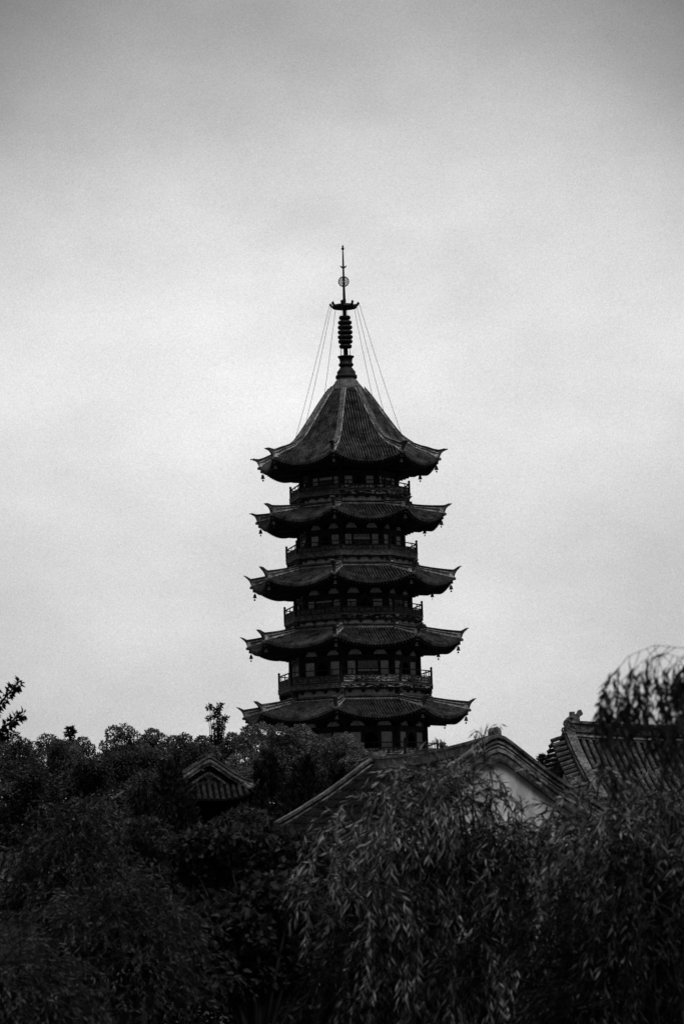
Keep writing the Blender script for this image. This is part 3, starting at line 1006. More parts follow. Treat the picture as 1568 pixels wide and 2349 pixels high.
def lobed_tree(name, label, cat, lobes, D, count, leaf, aspect, mat, depth=1.0, trunk_r=.18, group=None, **kw):
    Q, Cs, Rr = lobe_leaves(lobes, D, count, leaf, aspect, depth, **kw)
    base = Cs.mean(axis=0); base[2] = 0
    root = empty(name, tuple(base), label, cat, group)
    off = np.array(base)
    link('crown', quads_mesh('crown', Q - off, M[mat]), root)
    t = MB()
    cz = Cs[:, 2].min()
    trunk_tube(t, [(0, 0, -.05), (.05, 0, cz * .35), (0, .05, cz * .75), (0, 0, cz)], trunk_r, trunk_r * .6)
    for c, r in zip(Cs, Rr):
        e = c - off
        trunk_tube(t, [(0, 0, cz * .7), tuple(np.array((e[0] * .5, e[1] * .5, (cz * .7 + e[2]) / 2 + .1))), tuple(e)], trunk_r * .4, trunk_r * .12, 6)
    t.build('trunk', M['bark'], root, True)
    return root

BELT = 'trees in the belt along the skyline'
def far(label, lobes, D=150, n=19000, leaf=.125, mat='leaf_far', **kw):
    return lobed_tree('broadleaf_tree', label, 'tree', lobes, D, n, leaf, .55, mat, 1.2, .2, BELT, **kw)
def fill(x0, x1, y0, y1, r, n):
    return [(RS.uniform(x0, x1), RS.uniform(y0, y1), r * RS.uniform(.8, 1.2)) for _ in range(n)]
far('round-topped tree at the left end of the skyline belt', [(-12, 1702, 28), (32, 1700, 22), (58, 1712, 18), (75, 1722, 24)] + fill(-20, 90, 1730, 1830, 34, 12))
far('tree with a small dome second from the left in the skyline belt', [(105, 1702, 21), (128, 1710, 18), (140, 1722, 18)] + fill(90, 160, 1725, 1830, 32, 10), 148)
far('low tree in the skyline belt just left of its deepest dip', [(190, 1708, 17), (207, 1720, 14), (226, 1742, 16), (178, 1722, 16)] + fill(165, 240, 1740, 1830, 30, 10), 152)
far('tree with two round heads in the skyline belt, right of its deepest dip', [(265, 1684, 19), (291, 1681, 18), (310, 1696, 16), (278, 1702, 20), (250, 1716, 16)] + fill(245, 320, 1725, 1840, 32, 12), 145)
far('broad-headed tree in the skyline belt midway between dip and lone conifer', [(346, 1686, 18), (367, 1698, 17), (334, 1702, 17), (376, 1716, 14)] + fill(325, 385, 1725, 1840, 30, 10), 150)
far('small tree with two knobs in the skyline belt left of the lone conifer', [(402, 1702, 15), (426, 1700, 16), (412, 1720, 20)] + fill(390, 440, 1735, 1840, 28, 9), 155)
far('low tree in the skyline belt at the foot of the lone conifer', [(463, 1702, 14), (450, 1720, 16), (478, 1722, 18)] + fill(440, 490, 1735, 1800, 26, 8), 153)
far('open tree in the skyline belt between lone conifer and camphor mass', [(535, 1696, 15), (548, 1708, 15), (520, 1722, 20)] + fill(505, 560, 1730, 1800, 28, 8), 154)
CAM = 'dense camphor trees in front of the pagoda foot'
def camphor(label, lobes, D=130, n=26000):
    return lobed_tree('camphor_tree', label, 'tree', lobes, D, n, .12, .5, 'leaf_camphor', 1.0, .22, CAM, shell=.7, jag=.32)
camphor('dense camphor tree below the left eave of the lowest visible roof', [(572, 1684, 22), (603, 1681, 23), (556, 1706, 20), (588, 1712, 28), (618, 1708, 24)] + fill(550, 630, 1730, 1800, 30, 9), 134)
camphor('dense camphor tree in front of the pagoda wall with three rounded heads', [(640, 1688, 22), (665, 1696, 20), (688, 1684, 22), (708, 1700, 22), (648, 1716, 26), (690, 1722, 28), (725, 1722, 20)] + fill(635, 735, 1740, 1800, 30, 9), 132)
camphor('dense camphor tree touching the lowest balcony at the pagoda foot', [(742, 1712, 20), (772, 1712, 20), (790, 1704, 22), (808, 1722, 22), (826, 1742, 19), (838, 1760, 16), (775, 1740, 30)] + fill(740, 830, 1760, 1830, 30, 10), 130)

# conifers
def conifer(name, label, x, ytop, ybot, halfw, D, n, mat, sharp=1.0, gap=.0, tiers=16, leaf=.22, group=None, cat='tree'):
    px = F / D
    top = np.array(P(x, ytop, D)); zb = P(x, ybot, D)[2]
    H = top[2] - zb
    root = empty(name, (top[0], top[1], 0), label, cat, group)
    t = MB(); trunk_tube(t, [(0, 0, -.05), (0, 0, zb), (.02, 0, top[2] - .1)], .2, .02); 
    Qs = []
    nb = tiers * 7
    per = max(6, n // nb)
    for k in range(tiers):
        f = (k + .5) / tiers
        z0 = top[2] - H * f
        rmax = halfw / px * (f ** sharp + .12)
        for j in range(7):
            a = RS.uniform(0, 2 * pi); r = rmax * RS.uniform(.55, 1.15)
            if gap and RS.rand() < gap: continue
            d = np.array((cos(a), sin(a), RS.uniform(-.05, .3))); 
            s0 = np.array((0, 0, z0)); e = s0 + d * r
            trunk_tube(t, [s0, s0 + d * r * .6, e], .03, .008, 5)
            tt = RS.rand(per) ** .7
            pos = s0 + d * r * tt[:, None] + RS.normal(size=(per, 3)) * np.array((.1, .1, .07)) * (r * .6 + .2)
            Dv = norm(d + RS.normal(size=(per, 3)) * .6 + np.array((0, 0, .1)))
            W = norm(np.cross(Dv, norm(RS.normal(size=(per, 3)) * .5 + np.array((0, 0, 1.0)))))
            ln = leaf * RS.uniform(.6, 1.2, per)
            Qs.append(leaf_quads(pos, Dv, W, ln, ln * .4))
    link('crown', quads_mesh('crown', np.concatenate(Qs), M[mat]), root)
    t.build('trunk', M['bark'], root, True)
    return root
lobed_tree('lone_conifer', 'lone ragged conifer sticking up above the skyline left of the pagoda', 'tree',
           [(481, 1621, 6), (505, 1619, 6), (498, 1630, 8), (479, 1648, 6), (489, 1642, 6), (517, 1646, 6), (510, 1653, 7), (499, 1642, 5), (493, 1668, 7), (508, 1667, 8), (502, 1682, 10), (500, 1655, 5), (492, 1700, 14), (508, 1705, 14), (500, 1725, 18)],
           156, 3000, .15, .42, 'leaf_dark', .3, .12, shell=.2, jag=.5)
conifer('spiky_tree', 'spiky-topped tree poking out of the skyline belt near its left end', 161, 1668, 1735, 18, 149, 800, 'leaf_mid', .6, .35, 8, .26)
conifer('small_treetop', 'tiny conifer tip in the sky gap between the two tiled halls', 1243, 1732, 1800, 18, 130, 1400, 'leaf_dark', .5, .25, 8, .2)
conifer('small_treetop', 'tiny treetop behind the main hall ridge, right beside the lowest balcony', 1017, 1704, 1760, 12, 150, 900, 'leaf_dark', .5, .2, 7, .2)

# feathery dark cypresses
def cypress(label, x, ytop, ybot, halfw, D, n, mat='leaf_dark', leaf=.2):
    px = F / D
    top = np.array(P(x, ytop, D)); zb = P(x, ybot, D)[2]; H = top[2] - zb; R = halfw / px
    root = empty('cypress', (top[0], top[1], 0), label, 'tree', 'dark cypresses in the middle ground')
    Qs = []
    ns = 260; per = n // ns
    t = MB(); trunk_tube(t, [(0, 0, -.05), (0, 0, top[2] - .2)], .2, .03)
    for k in range(ns):
        f = RS.rand() ** .8
        a = RS.uniform(0, 2 * pi)
        rr = R * (1 - (1 - min(1, f * 1.6)) ** 2) * RS.uniform(.45, 1.0)
        b = np.array((cos(a) * rr, sin(a) * rr, top[2] - H * f))
        d = norm(np.array((cos(a) * .5, sin(a) * .5, 1.0)))
        ln_ = RS.uniform(.35, .8)
        tt = RS.rand(per)
        pos = b + d * ln_ * (tt[:, None] - .6) + RS.normal(size=(per, 3)) * .09 * (1.15 - tt[:, None])
        Dv = norm(d + RS.normal(size=(per, 3)) * .45)
        W = norm(np.cross(Dv, RS.normal(size=(per, 3))))
        ln = leaf * RS.uniform(.6, 1.2, per)
        Qs.append(leaf_quads(pos, Dv, W, ln, ln * .4))
    link('crown', quads_mesh('crown', np.concatenate(Qs), M[mat]), root)
    t.build('trunk', M['bark'], root, True)
cypress('dark feathery cypress right behind the small pavilion', 612, 1735, 1960, 62, 112, 9000)
cypress('dark feathery cypress left of the main hall roof, below the camphor heads', 700, 1745, 1960, 66, 108, 9000)
cypress('dark feathery cypress tucked against the far verge of the main hall', 778, 1770, 1960, 58, 106, 9000)
cypress('dark cedar standing in front of the left side of the gabled pavilion', 385, 1765, 1980, 72, 92, 12000)
cypress('dark cedar between the two pavilions and the shrubs', 318, 1822, 1990, 58, 90, 8000)

# layered middle-ground trees on the left
def layered(label, x0, x1, ytop, ybot, D, n, mat='leaf_mid'):
    px = F / D
    pads = []
    cx = (x0 + x1) / 2
    for k in range(34):
        f = RS.rand()
        y = ytop + (ybot - ytop) * f
        sp = (x1 - x0) / 2 * (.45 + .6 * f)
        pads.append((cx + RS.uniform(-sp, sp), y, RS.uniform(16, 30)))
    Q, Cs, Rr = [], None, None
    C = np.array([P(*p[:2], D) for p in pads]); C[:, 1] += RS.uniform(-1.6, 1.6, len(pads))
    R = np.array([p[2] / px for p in pads])
    idx = RS.choice(len(pads), n)
    ang = RS.uniform(0, 2 * pi, n); rr = np.sqrt(RS.rand(n)) * R[idx] * 1.5
    pos = C[idx] + np.stack((np.cos(ang) * rr, np.sin(ang) * rr, RS.normal(size=n) * .1 - .25 * (rr / R[idx]) ** 2 * .5), axis=1)
    Dv = norm(np.stack((np.cos(ang), np.sin(ang), RS.normal(size=n) * .35 - .2), axis=1) + RS.normal(size=(n, 3)) * .5)
    W = norm(np.cross(Dv, norm(RS.normal(size=(n, 3)) * .4 + np.array((0, 0, 1.0)))))
    ln = .15 * RS.uniform(.6, 1.3, n)
    base = C.mean(axis=0); base[2] = 0
    root = empty('layered_tree', tuple(base), label, 'tree', 'layered trees on the left of the middle ground')
    link('crown', quads_mesh('crown', leaf_quads(pos, Dv, W, ln, ln * .5) - base, M[mat]), root)
    t = MB(); zt = C[:, 2].max()
    trunk_tube(t, [(0, 0, -.05), (.1, 0, zt * .5), (0, 0, zt - .2)], .22, .04)
    for c in C:
        e = c - base
        trunk_tube(t, [(0, 0, e[2] - .4), tuple(e * np.array((.5, .5, 1)) - np.array((0, 0, .1))), tuple(e)], .05, .012, 5)
    t.build('trunk', M['bark'], root, True)
layered('layered tree at the left edge of the middle ground', -30, 130, 1745, 1960, 100, 14000)
layered('layered tree beside the edge one, left of the pavilions', 110, 270, 1740, 1960, 104, 14000, 'leaf_mid')
layered('layered tree directly above the hidden pavilion', 230, 390, 1725, 1775, 124, 9000, 'leaf_mid')
layered('layered tree in front of the hidden pavilion', 310, 380, 1772, 1850, 107, 9000, 'leaf_mid')
layered('layered tree under the hidden pavilion corner', 190, 300, 1830, 1990, 86, 9000, 'leaf_mid')

# ---------------- foreground shrubs and broadleaf trees
lobed_tree('shrub', 'light small-leaved shrub in front of the dark cedars, left of centre', 'shrub',
           [(300, 1915, 34), (335, 1905, 32), (362, 1925, 34), (285, 1945, 32), (330, 1955, 40), (380, 1960, 36), (250, 1965, 34), (400, 1990, 34), (345, 2000, 44)] + fill(250, 410, 2000, 2120, 40, 8),
           44, 9000, .095, .4, 'leaf_mid', .35, .05, shell=.5, jag=.35)
lobed_tree('shrub', 'rounded clipped-looking bush below the small pavilion', 'shrub',
           [(560, 1872, 26), (532, 1882, 24), (592, 1880, 24), (612, 1892, 22), (506, 1897, 22), (560, 1900, 40), (600, 1920, 34)] + fill(500, 630, 1920, 2050, 40, 8),
           52, 9000, .075, .5, 'leaf_mid', .3, .05, shell=.7)
lobed_tree('broadleaf_tree', 'dark broad-leaved tree in the centre, its crown level with the hall eave', 'tree',
           [(430, 1950, 34), (470, 1935, 36), (520, 1930, 36), (570, 1932, 38), (620, 1935, 38), (665, 1945, 36), (705, 1960, 34), (735, 1985, 30), (450, 1990, 40), (540, 1980, 46), (630, 1985, 46), (700, 2010, 40), (760, 2030, 34)] + fill(430, 760, 2030, 2180, 46, 14),
           37, 14000, .105, .6, 'leaf_broad', .4, .07, shell=.55, jag=.4)
lobed_tree('broadleaf_tree', 'dark broad-leaved tree low in the centre with an arching dome of leaves', 'tree',
           [(630, 2040, 34), (590, 2060, 34), (670, 2062, 34), (550, 2090, 36), (710, 2100, 36), (630, 2090, 46), (500, 2110, 36), (460, 2130, 34), (580, 2140, 44), (690, 2150, 44)] + fill(440, 740, 2160, 2280, 44, 12),
           30, 9000, .1, .6, 'leaf_broad', .3, .06, shell=.6, jag=.4)

# ---------------- willows
def strand(p, d, length, step, g, stiff, LQ, SB, leafL, leafW, every=1, sparse=0.0):
    p = np.array(p, float); d = np.array(d, float)
    n = int(length / step)
    pts = [p.copy()]
    side = norm(np.cross(d, np.array((0, 0, 1.0))) + 1e-4)
    for i in range(n):
        d = d + np.array((0, 0, -g)) + RS.normal(size=3) * stiff
        d /= np.linalg.norm(d)
        p = p + d * step
        pts.append(p.copy())
        if i >= 2 and RS.rand() > sparse:
            for s in (-1, 1):
                if RS.rand() < .12: continue
                sd = norm(np.cross(d, RS.normal(size=3)))
                ld = norm(d * .75 + sd * .56 + np.array((0, 0, -.22)))
                LQ.append((p + RS.normal(size=3) * .01, ld, leafL * RS.uniform(.65, 1.25), leafW))
    SB.append(pts)

def finish_willow(root, LQ, SB, mat, base, twig_r=.004, limbs=(), trunk=None, mat2=None, nfirst=0):
    C = np.array([q[0] for q in LQ]) - base; Dv = np.array([q[1] for q in LQ])
    ln = np.array([q[2] for q in LQ]); wd = np.array([q[3] for q in LQ])
    W = norm(np.cross(Dv, RS.normal(size=Dv.shape)))
    me = quads_mesh('crown', leaf_quads(C, Dv, W, ln, wd), M[mat])
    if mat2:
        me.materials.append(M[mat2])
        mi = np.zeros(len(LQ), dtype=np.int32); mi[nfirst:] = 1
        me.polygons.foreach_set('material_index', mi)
    link('crown', me, root)
    t = MB()
    for pts in SB:
        pp = [p - base for p in pts[::3]]
        if len(pp) > 1: t.tube(pp, [twig_r * (1.6 - i / len(pp)) for i in range(len(pp))], 3, 1, cap=False)
    for (pts, r0, r1) in (trunk or []): trunk_tube(t, [np.array(p) - base for p in pts], r0, r1)
    for (pts, r0, r1) in limbs: trunk_tube(t, [np.array(p) - base for p in pts], r0, r1, 7)
    t.build('trunk', [M['bark'], M['twig']], root, True)

def willow_dome(label, cx, ytop, halfw, drop, D, n, leafL, leafW, mat, depth=.8, lmin=.8, lmax=2.0, rise=.4, extra=(), mat2=None, sprays=(), group='willows in the foreground', step=.045, g=.12):
    """extra: (x, y, count, spread) sprays that start at a survey point"""
    px = F / D
    top = np.array(P(cx, ytop, D)); a = halfw / px; dr = drop / px
    base = np.array((top[0], top[1], 0))
    root = empty('willow', tuple(base), label, 'tree', group)
    LQ, SB, limbs = [], [], []
    hub = top - np.array((0, 0, dr * .5))
    # strands come in bunches, as they leave the limbs
    nb = n // 7
    for b in range(nb):
        ang = RS.uniform(0, 2 * pi); rho = RS.rand() ** .45
        ox = cos(ang) * rho; oy = sin(ang) * rho
        o = np.array((top[0] + ox * a * .9, top[1] + oy * a * depth, top[2] - dr * .42 * (rho ** 2.2) - RS.uniform(0, .22) * (1 + rho)))
        limbs.append(([hub - np.array((0, 0, .5)), (hub + o) / 2 + np.array((0, 0, .12)), o], .03, .006))
        bd = np.array((ox * .7 + RS.normal() * .35, oy * .7 + RS.normal() * .35, rise + RS.normal() * .2))
        bl = RS.uniform(lmin, lmax) if RS.rand() < .3 else RS.uniform(.35, .35 + .3 * lmax)
        for q in range(7):
            d0 = norm(bd + RS.normal(size=3) * np.array((.3, .3, .18)))
            strand(o + RS.normal(size=3) * .13, d0, bl * RS.uniform(.6, 1.1), step, g * RS.uniform(.8, 1.6), .1, LQ, SB, leafL * RS.uniform(.8, 1.15), leafW)
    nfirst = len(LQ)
    for (x, y, cnt, spread) in extra:
        o = np.array(P(x, y, D)) + np.array((0, RS.uniform(-.3, .3), 0))
        limbs.append(([hub, (hub + o) / 2 + np.array((0, 0, .05)), o], .025, .006))
        for q in range(cnt):
            d0 = norm(np.array((RS.normal() * spread, RS.normal() * spread, .75)))
            strand(o + RS.normal(size=3) * .1, d0, RS.uniform(.35, 1.15), .036, .2, .06, LQ, SB, leafL * RS.uniform(.85, 1.2), leafW)
    for (x0, x1, y0, y1, cnt, Ln, lf) in sprays:       # long sprays hanging from the rim on the near side
        for b in range(cnt):
            o = np.array(P(RS.uniform(x0, x1), RS.uniform(y0, y1), D - RS.uniform(.5, 1.0) * a * depth))
            tilt = RS.normal() * .5
            limbs.append(([hub, (hub + o) / 2 + np.array((0, 0, .15)), o], .02, .005))
            for q in range(3):
                strand(o + RS.normal(size=3) * .04, norm(np.array((tilt + RS.normal() * .2, RS.normal() * .3, -.2))), Ln * RS.uniform(.4, 1.2), .04, .16, .05, LQ, SB, lf, lf * .19, 1, .1)
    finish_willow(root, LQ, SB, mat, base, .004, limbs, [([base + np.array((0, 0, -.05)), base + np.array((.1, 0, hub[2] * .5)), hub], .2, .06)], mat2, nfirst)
    return root

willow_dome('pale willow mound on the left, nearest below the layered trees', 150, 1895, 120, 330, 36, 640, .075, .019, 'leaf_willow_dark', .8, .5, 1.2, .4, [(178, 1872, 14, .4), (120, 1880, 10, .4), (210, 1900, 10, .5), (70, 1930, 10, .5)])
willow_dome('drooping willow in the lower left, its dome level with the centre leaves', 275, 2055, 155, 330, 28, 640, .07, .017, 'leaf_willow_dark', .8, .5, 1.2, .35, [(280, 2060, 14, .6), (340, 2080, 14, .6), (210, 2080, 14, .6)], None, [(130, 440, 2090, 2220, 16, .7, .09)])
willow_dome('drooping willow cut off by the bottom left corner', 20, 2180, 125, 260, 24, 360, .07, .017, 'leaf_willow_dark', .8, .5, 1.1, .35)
willow_dome('large pale willow filling the lower right in front of the white gable', 1110, 1945, 340, 560, 25, 900, .092, .0165, 'leaf_willow_shaded', .7, .8, 2.0, .4,
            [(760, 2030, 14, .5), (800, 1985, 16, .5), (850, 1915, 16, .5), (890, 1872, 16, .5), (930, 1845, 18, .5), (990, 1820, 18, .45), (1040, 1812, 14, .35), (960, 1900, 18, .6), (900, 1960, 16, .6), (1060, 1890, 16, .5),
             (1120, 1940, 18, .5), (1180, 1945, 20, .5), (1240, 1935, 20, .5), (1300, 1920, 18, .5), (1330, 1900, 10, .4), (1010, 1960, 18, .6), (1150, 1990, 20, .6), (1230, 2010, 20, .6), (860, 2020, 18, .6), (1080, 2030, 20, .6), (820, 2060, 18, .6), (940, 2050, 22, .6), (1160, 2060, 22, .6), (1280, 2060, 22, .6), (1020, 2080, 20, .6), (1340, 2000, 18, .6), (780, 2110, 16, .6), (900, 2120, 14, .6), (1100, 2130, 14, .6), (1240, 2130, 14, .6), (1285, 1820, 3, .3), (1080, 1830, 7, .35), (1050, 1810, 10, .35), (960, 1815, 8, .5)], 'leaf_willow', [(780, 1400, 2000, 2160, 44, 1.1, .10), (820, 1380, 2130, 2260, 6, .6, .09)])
willow_dome('willow mound at the right edge below the ridged hall', 1500, 1960, 190, 560, 22, 540, .08, .017, 'leaf_willow_shaded', .7, .8, 1.8, .4,
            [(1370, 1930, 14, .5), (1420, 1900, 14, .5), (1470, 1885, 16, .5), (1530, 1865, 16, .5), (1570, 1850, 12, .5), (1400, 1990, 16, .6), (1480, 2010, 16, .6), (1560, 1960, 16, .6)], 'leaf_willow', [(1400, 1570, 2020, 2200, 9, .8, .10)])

# tall willow whose branches hang into the upper right
D9 = 14.0
base = np.array(P(1760, 2043, D9)); base[2] = 0
root = empty('willow', tuple(base), 'tall willow hanging blurred branches into the sky at the right edge', 'tree', 'willows in the foreground')
LQ, SB, limbs = [], [], []
def arc(pl, D):
    return [np.array(P(x, y, D)) for x, y in pl]
arcs = [
    ([(1740, 1620), (1660, 1520), (1580, 1488), (1500, 1480), (1440, 1505), (1400, 1555), (1380, 1620)], 14.0, 1.0),
    ([(1740, 1640), (1670, 1560), (1600, 1520), (1530, 1500), (1470, 1520), (1425, 1560)], 14.4, 1.0),
    ([(1740, 1650), (1660, 1590), (1590, 1540), (1520, 1545), (1475, 1575)], 13.7, 1.0),
    ([(1740, 1680), (1660, 1620), (1600, 1580), (1550, 1580), (1510, 1610)], 14.2, 1.0),
    ([(1740, 1600), (1680, 1520), (1620, 1490), (1570, 1500), (1540, 1530)], 13.5, 1.0),
    ([(1740, 1700), (1680, 1650), (1620, 1640), (1570, 1660), (1540, 1700)], 13.9, 1.0),
]
lead = np.array(P(1760, 1640, D9))
def hang(p, L, sparse=.15):
    strand(p, norm(np.array((RS.normal() * .35 - .15, RS.normal() * .35, -.55))), L * .78, .022, .13, .05, LQ, SB, .062, .0108, 1, sparse)
def tuft(p, L):
    """a bare twig that ends in a hanging bunch of leaves"""
    p = np.array(p, float); d = norm(np.array((RS.normal() * .4 - .2, RS.normal() * .4, -.35)))
    strand(p, d, L, .02, .16, .07, LQ, SB, .07, .0135, 1, .55)
    e = SB[-1][-1]
    for q in range(2):
        strand(e, norm(np.array((RS.normal() * .25, RS.normal() * .25, -1))), RS.uniform(.1, .22), .017, .1, .08, LQ, SB, .07, .0135, 1, .1)
for ia, (pl, D, dn) in enumerate(arcs):
    if ia in (2, 5): continue
    A = arc(pl, D)
    limbs.append(([lead] + A[:3], .007, .003)); SB.append([p for a_ in A for p in (a_, a_, a_)])
    for i in range(1, len(A) - 1):
        for q in range(4):
            t = (q + RS.rand()) / 4; p = A[i] * (1 - t) + A[i + 1] * t
            tuft(p, RS.uniform(.02, .26))
    tuft(A[-1], .2); tuft(A[-1], .33)
for k in range(13):          # denser hanging curtain at the very edge
    x = 1572 + RS.normal() * 26; y = RS.uniform(1520, 1640); D = RS.uniform(13.2, 14.8)
    hang(np.array(P(x, y, D)), RS.uniform(.2, .5), .15)
for k in range(7):
    x = RS.uniform(1395, 1560); y = RS.uniform(1550, 1610); D = RS.uniform(13.2, 14.8)
    tuft(np.array(P(x, y, D)), RS.uniform(.03, .15))
finish_willow(root, LQ, SB, 'leaf_dark', base, .0014, limbs, [([base, base + np.array((.1, 0, 2.5)), lead], .18, .02)])

# broad-leaved branch reaching in from the left edge
D10 = 45.0
base = np.array(P(-160, 2043, D10)); base[2] = 0
root = empty('broadleaf_tree', tuple(base), 'tree outside the left edge whose dark leafy branch tips reach into the sky', 'tree')
LV_, SB = [], []
t = MB()
hub = np.array(P(-120, 1720, D10))
trunk_tube(t, [np.array((0, 0, -.05)), np.array((0, 0, hub[2] * .6)), hub - base], .2, .07)
Qs = []
for pl in ([(-120, 1720), (-60, 1680), (-18, 1640), (8, 1605), (30, 1580), (47, 1562)], [(-120, 1720), (-60, 1705), (-14, 1685), (16, 1664), (38, 1646), (56, 1638)],
           [(-120, 1720), (-70, 1640), (-30, 1600), (-5, 1580)], [(-120, 1720), (-50, 1700), (0, 1690), (20, 1680)]):
    A = [np.array(P(x, y, D10 + RS.uniform(-.2, .2))) for x, y in pl]
    trunk_tube(t, [p - base for p in A], .035, .006, 6)
    for i in range(1, len(A) - 1):
        m = 40
        for q in range(m):
            f = RS.rand(); p = A[i] * (1 - f) + A[i + 1] * f - base
            d = norm(A[i + 1] - A[i]); sd = norm(np.cross(d, RS.normal(size=3)))
            ld = norm(d * .35 + sd + np.array((0, 0, -.45)))
            W = norm(np.cross(ld, RS.normal(size=3)))
            L_ = RS.uniform(.08, .13)
            Qs.append(leaf_quads((p + ld * .02)[None], ld[None], W[None], np.array([L_]), np.array([L_ * .5])))
link('crown', quads_mesh('crown', np.concatenate(Qs), M['leaf_branch']), root)
t.build('trunk', M['bark'], root, True)

# understory mass that closes the view between the trees (nobody could count it)
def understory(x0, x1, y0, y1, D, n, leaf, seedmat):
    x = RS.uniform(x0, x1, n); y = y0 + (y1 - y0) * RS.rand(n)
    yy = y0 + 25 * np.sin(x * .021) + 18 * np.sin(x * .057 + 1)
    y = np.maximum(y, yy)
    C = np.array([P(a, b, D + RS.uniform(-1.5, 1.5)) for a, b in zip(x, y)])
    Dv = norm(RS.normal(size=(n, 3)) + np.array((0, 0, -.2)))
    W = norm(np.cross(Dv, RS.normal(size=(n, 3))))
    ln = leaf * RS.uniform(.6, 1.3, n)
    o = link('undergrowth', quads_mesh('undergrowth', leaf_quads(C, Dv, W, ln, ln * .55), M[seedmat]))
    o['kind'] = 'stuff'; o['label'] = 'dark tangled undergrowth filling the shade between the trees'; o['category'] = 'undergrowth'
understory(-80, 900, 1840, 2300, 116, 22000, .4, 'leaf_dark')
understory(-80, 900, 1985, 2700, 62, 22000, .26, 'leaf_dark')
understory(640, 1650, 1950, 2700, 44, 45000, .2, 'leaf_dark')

# ------------------------------------------------------------------ ground
gd = MB()
N = 40; S = 2600.0
xs = np.linspace(-S, S, N + 1); ys = np.linspace(-S, S * 1.6, N + 1)
gd.grid([[(x, y, 0.0) for x in xs] for y in ys])
g = gd.build('ground', M['ground']); g['kind'] = 'structure'

# ------------------------------------------------------------------ sky: bright broken overcast over a Nishita base
SUN_EL, SUN_AZ = radians(54), radians(158)        # azimuth clockwise from +Y
world = bpy.data.worlds.new('World'); scene.world = world; world.use_nodes = True
nt = world.node_tree; nd = nt.nodes; lk = nt.links
for n in list(nd): nd.remove(n)
out = nd.new('ShaderNodeOutputWorld'); bg = nd.new('ShaderNodeBackground'); lk.new(bg.outputs[0], out.inputs[0])
bg.inputs['Strength'].default_value = .1
sky = nd.new('ShaderNodeTexSky'); sky.sky_type = 'NISHITA'; sky.sun_disc = False
sky.sun_elevation = SUN_EL; sky.sun_rotation = SUN_AZ; sky.dust_density = 4.0
bw = nd.new('ShaderNodeRGBToBW'); lk.new(sky.outputs[0], bw.inputs[0])
tc = nd.new('ShaderNodeTexCoord'); sx = nd.new('ShaderNodeSeparateXYZ'); lk.new(tc.outputs['Generated'], sx.inputs[0])
mr = nd.new('ShaderNodeMapRange'); mr.inputs[1].default_value = -.1; mr.inputs[2].default_value = .9
lk.new(sx.outputs['Z'], mr.inputs[0])
ramp = nd.new('ShaderNodeValToRGB'); cr = ramp.color_ramp
def zpos(deg): return (sin(radians(deg)) + .1)
stops = [(-4, .02), (-.5, .58), (2.5, .65), (5.5, .72), (9, .82), (12, .82), (13.6, .72), (15, .58), (16.9, .42), (21, .38), (34, .7), (55, 1.8), (85, 3.6)]  # dip near the top of frame is vignette put into the sky
while len(cr.elements) > 1: cr.elements.remove(cr.elements[-1])
cr.elements[0].position = zpos(stops[0][0]); cr.elements[0].color = g3(stops[0][1])
for dg, v in stops[1:]:
    e = cr.elements.new(min(1, zpos(dg))); e.color = g3(v)
lk.new(mr.outputs[0], ramp.inputs[0])
def math_(op, a, b=None):
    n = nd.new('ShaderNodeMath'); n.operation = op
    for i, v in enumerate((a, b)):
        if v is None: continue
        if isinstance(v, (int, float)): n.inputs[i].default_value = v
        else: lk.new(v, n.inputs[i])
    return n.outputs[0]
def noise_(scale, stretch, detail=5, rough=.55, off=(0, 0, 0)):
    mp = nd.new('ShaderNodeMapping'); mp.inputs['Scale'].default_value = stretch; mp.inputs['Location'].default_value = off
    lk.new(tc.outputs['Generated'], mp.inputs[0])
    n = nd.new('ShaderNodeTexNoise'); n.inputs['Scale'].default_value = scale; n.inputs['Detail'].default_value = detail; n.inputs['Roughness'].default_value = rough
    lk.new(mp.outputs[0], n.inputs['Vector']); return n.outputs[0]
def remap(v, a, b, c, d):
    n = nd.new('ShaderNodeMapRange'); lk.new(v, n.inputs[0])
    for i, q in enumerate((a, b, c, d)): n.inputs[i + 1].default_value = q
    return n.outputs[0]
c1 = remap(noise_(11, (1, 1, 1.5), 5, .55, (3.1, 0, 1.7)), .3, .7, .86, 1.13)
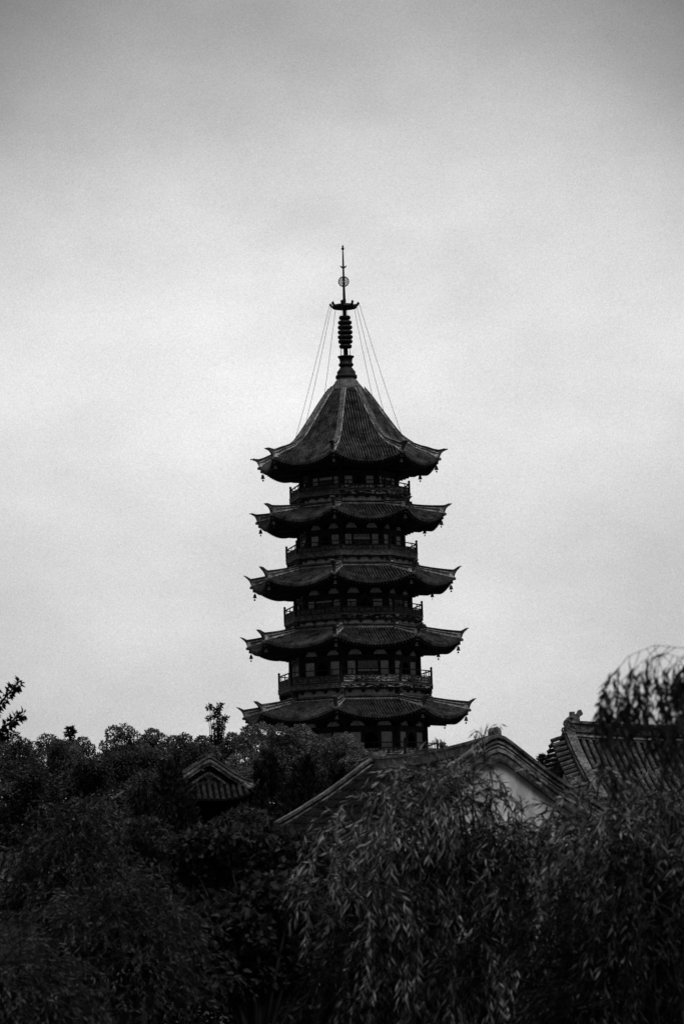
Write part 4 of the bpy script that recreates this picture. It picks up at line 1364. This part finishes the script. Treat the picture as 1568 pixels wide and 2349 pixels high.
c2 = remap(noise_(2200, (1, 1, 1), 1, .5), .25, .75, .89, 1.11)        # fine noise added to the sky as film grain
side = math_('MULTIPLY', sx.outputs['X'], sx.outputs['X'])            # sideways darkening, a lens vignette put into the sky colour
hi_ = remap(sx.outputs['Z'], .19, .30, .12, .5)
edge = math_('SUBTRACT', 1.0, math_('MULTIPLY', remap(side, 0.0, .0132, 0.0, 1.0), hi_))
low = remap(sx.outputs['Z'], .25, .85, .2, 1.0)
frontw = remap(sx.outputs['Y'], -.1, .75, 0.0, 1.0)
back = math_('MAXIMUM', low, frontw)
lay = math_('MULTIPLY', ramp.outputs[0], c1)
lay = math_('MULTIPLY', lay, c2)
lay = math_('MULTIPLY', lay, edge)
lay = math_('MULTIPLY', lay, back)
lay = math_('MULTIPLY', lay, 10.0)
tot = math_('ADD', math_('MULTIPLY', lay, .97), math_('MULTIPLY', bw.outputs[0], .03))
lk.new(tot, bg.inputs['Color'])

sl = bpy.data.lights.new('sun', 'SUN'); sl.energy = 1.4; sl.angle = radians(26); sl.color = (1, 1, 1)
so = bpy.data.objects.new('sun', sl); col.objects.link(so)
from mathutils import Vector as V3
dirv = V3((sin(SUN_AZ) * cos(SUN_EL), cos(SUN_AZ) * cos(SUN_EL), sin(SUN_EL)))
so.rotation_euler = dirv.to_track_quat('Z', 'Y').to_euler()

# ------------------------------------------------------------------ camera
cd = bpy.data.cameras.new('camera'); co = bpy.data.objects.new('camera', cd); col.objects.link(co)
co.location = (0, 0, CAMZ); co.rotation_euler = (pi / 2 + PITCH, 0, 0)
cd.sensor_fit = 'VERTICAL'; cd.sensor_height = 36.0; cd.lens = F / 2349 * 36.0
cd.clip_end = 8000
cd.dof.use_dof = True; cd.dof.focus_distance = 140; cd.dof.aperture_fstop = 6.0
scene.camera = co
scene.view_settings.view_transform = 'Standard'; scene.view_settings.look = 'None'
scene.view_settings.exposure = 0; scene.view_settings.gamma = 1
scene.render.engine = 'CYCLES'
scene.cycles.max_bounces = 5; scene.cycles.diffuse_bounces = 3
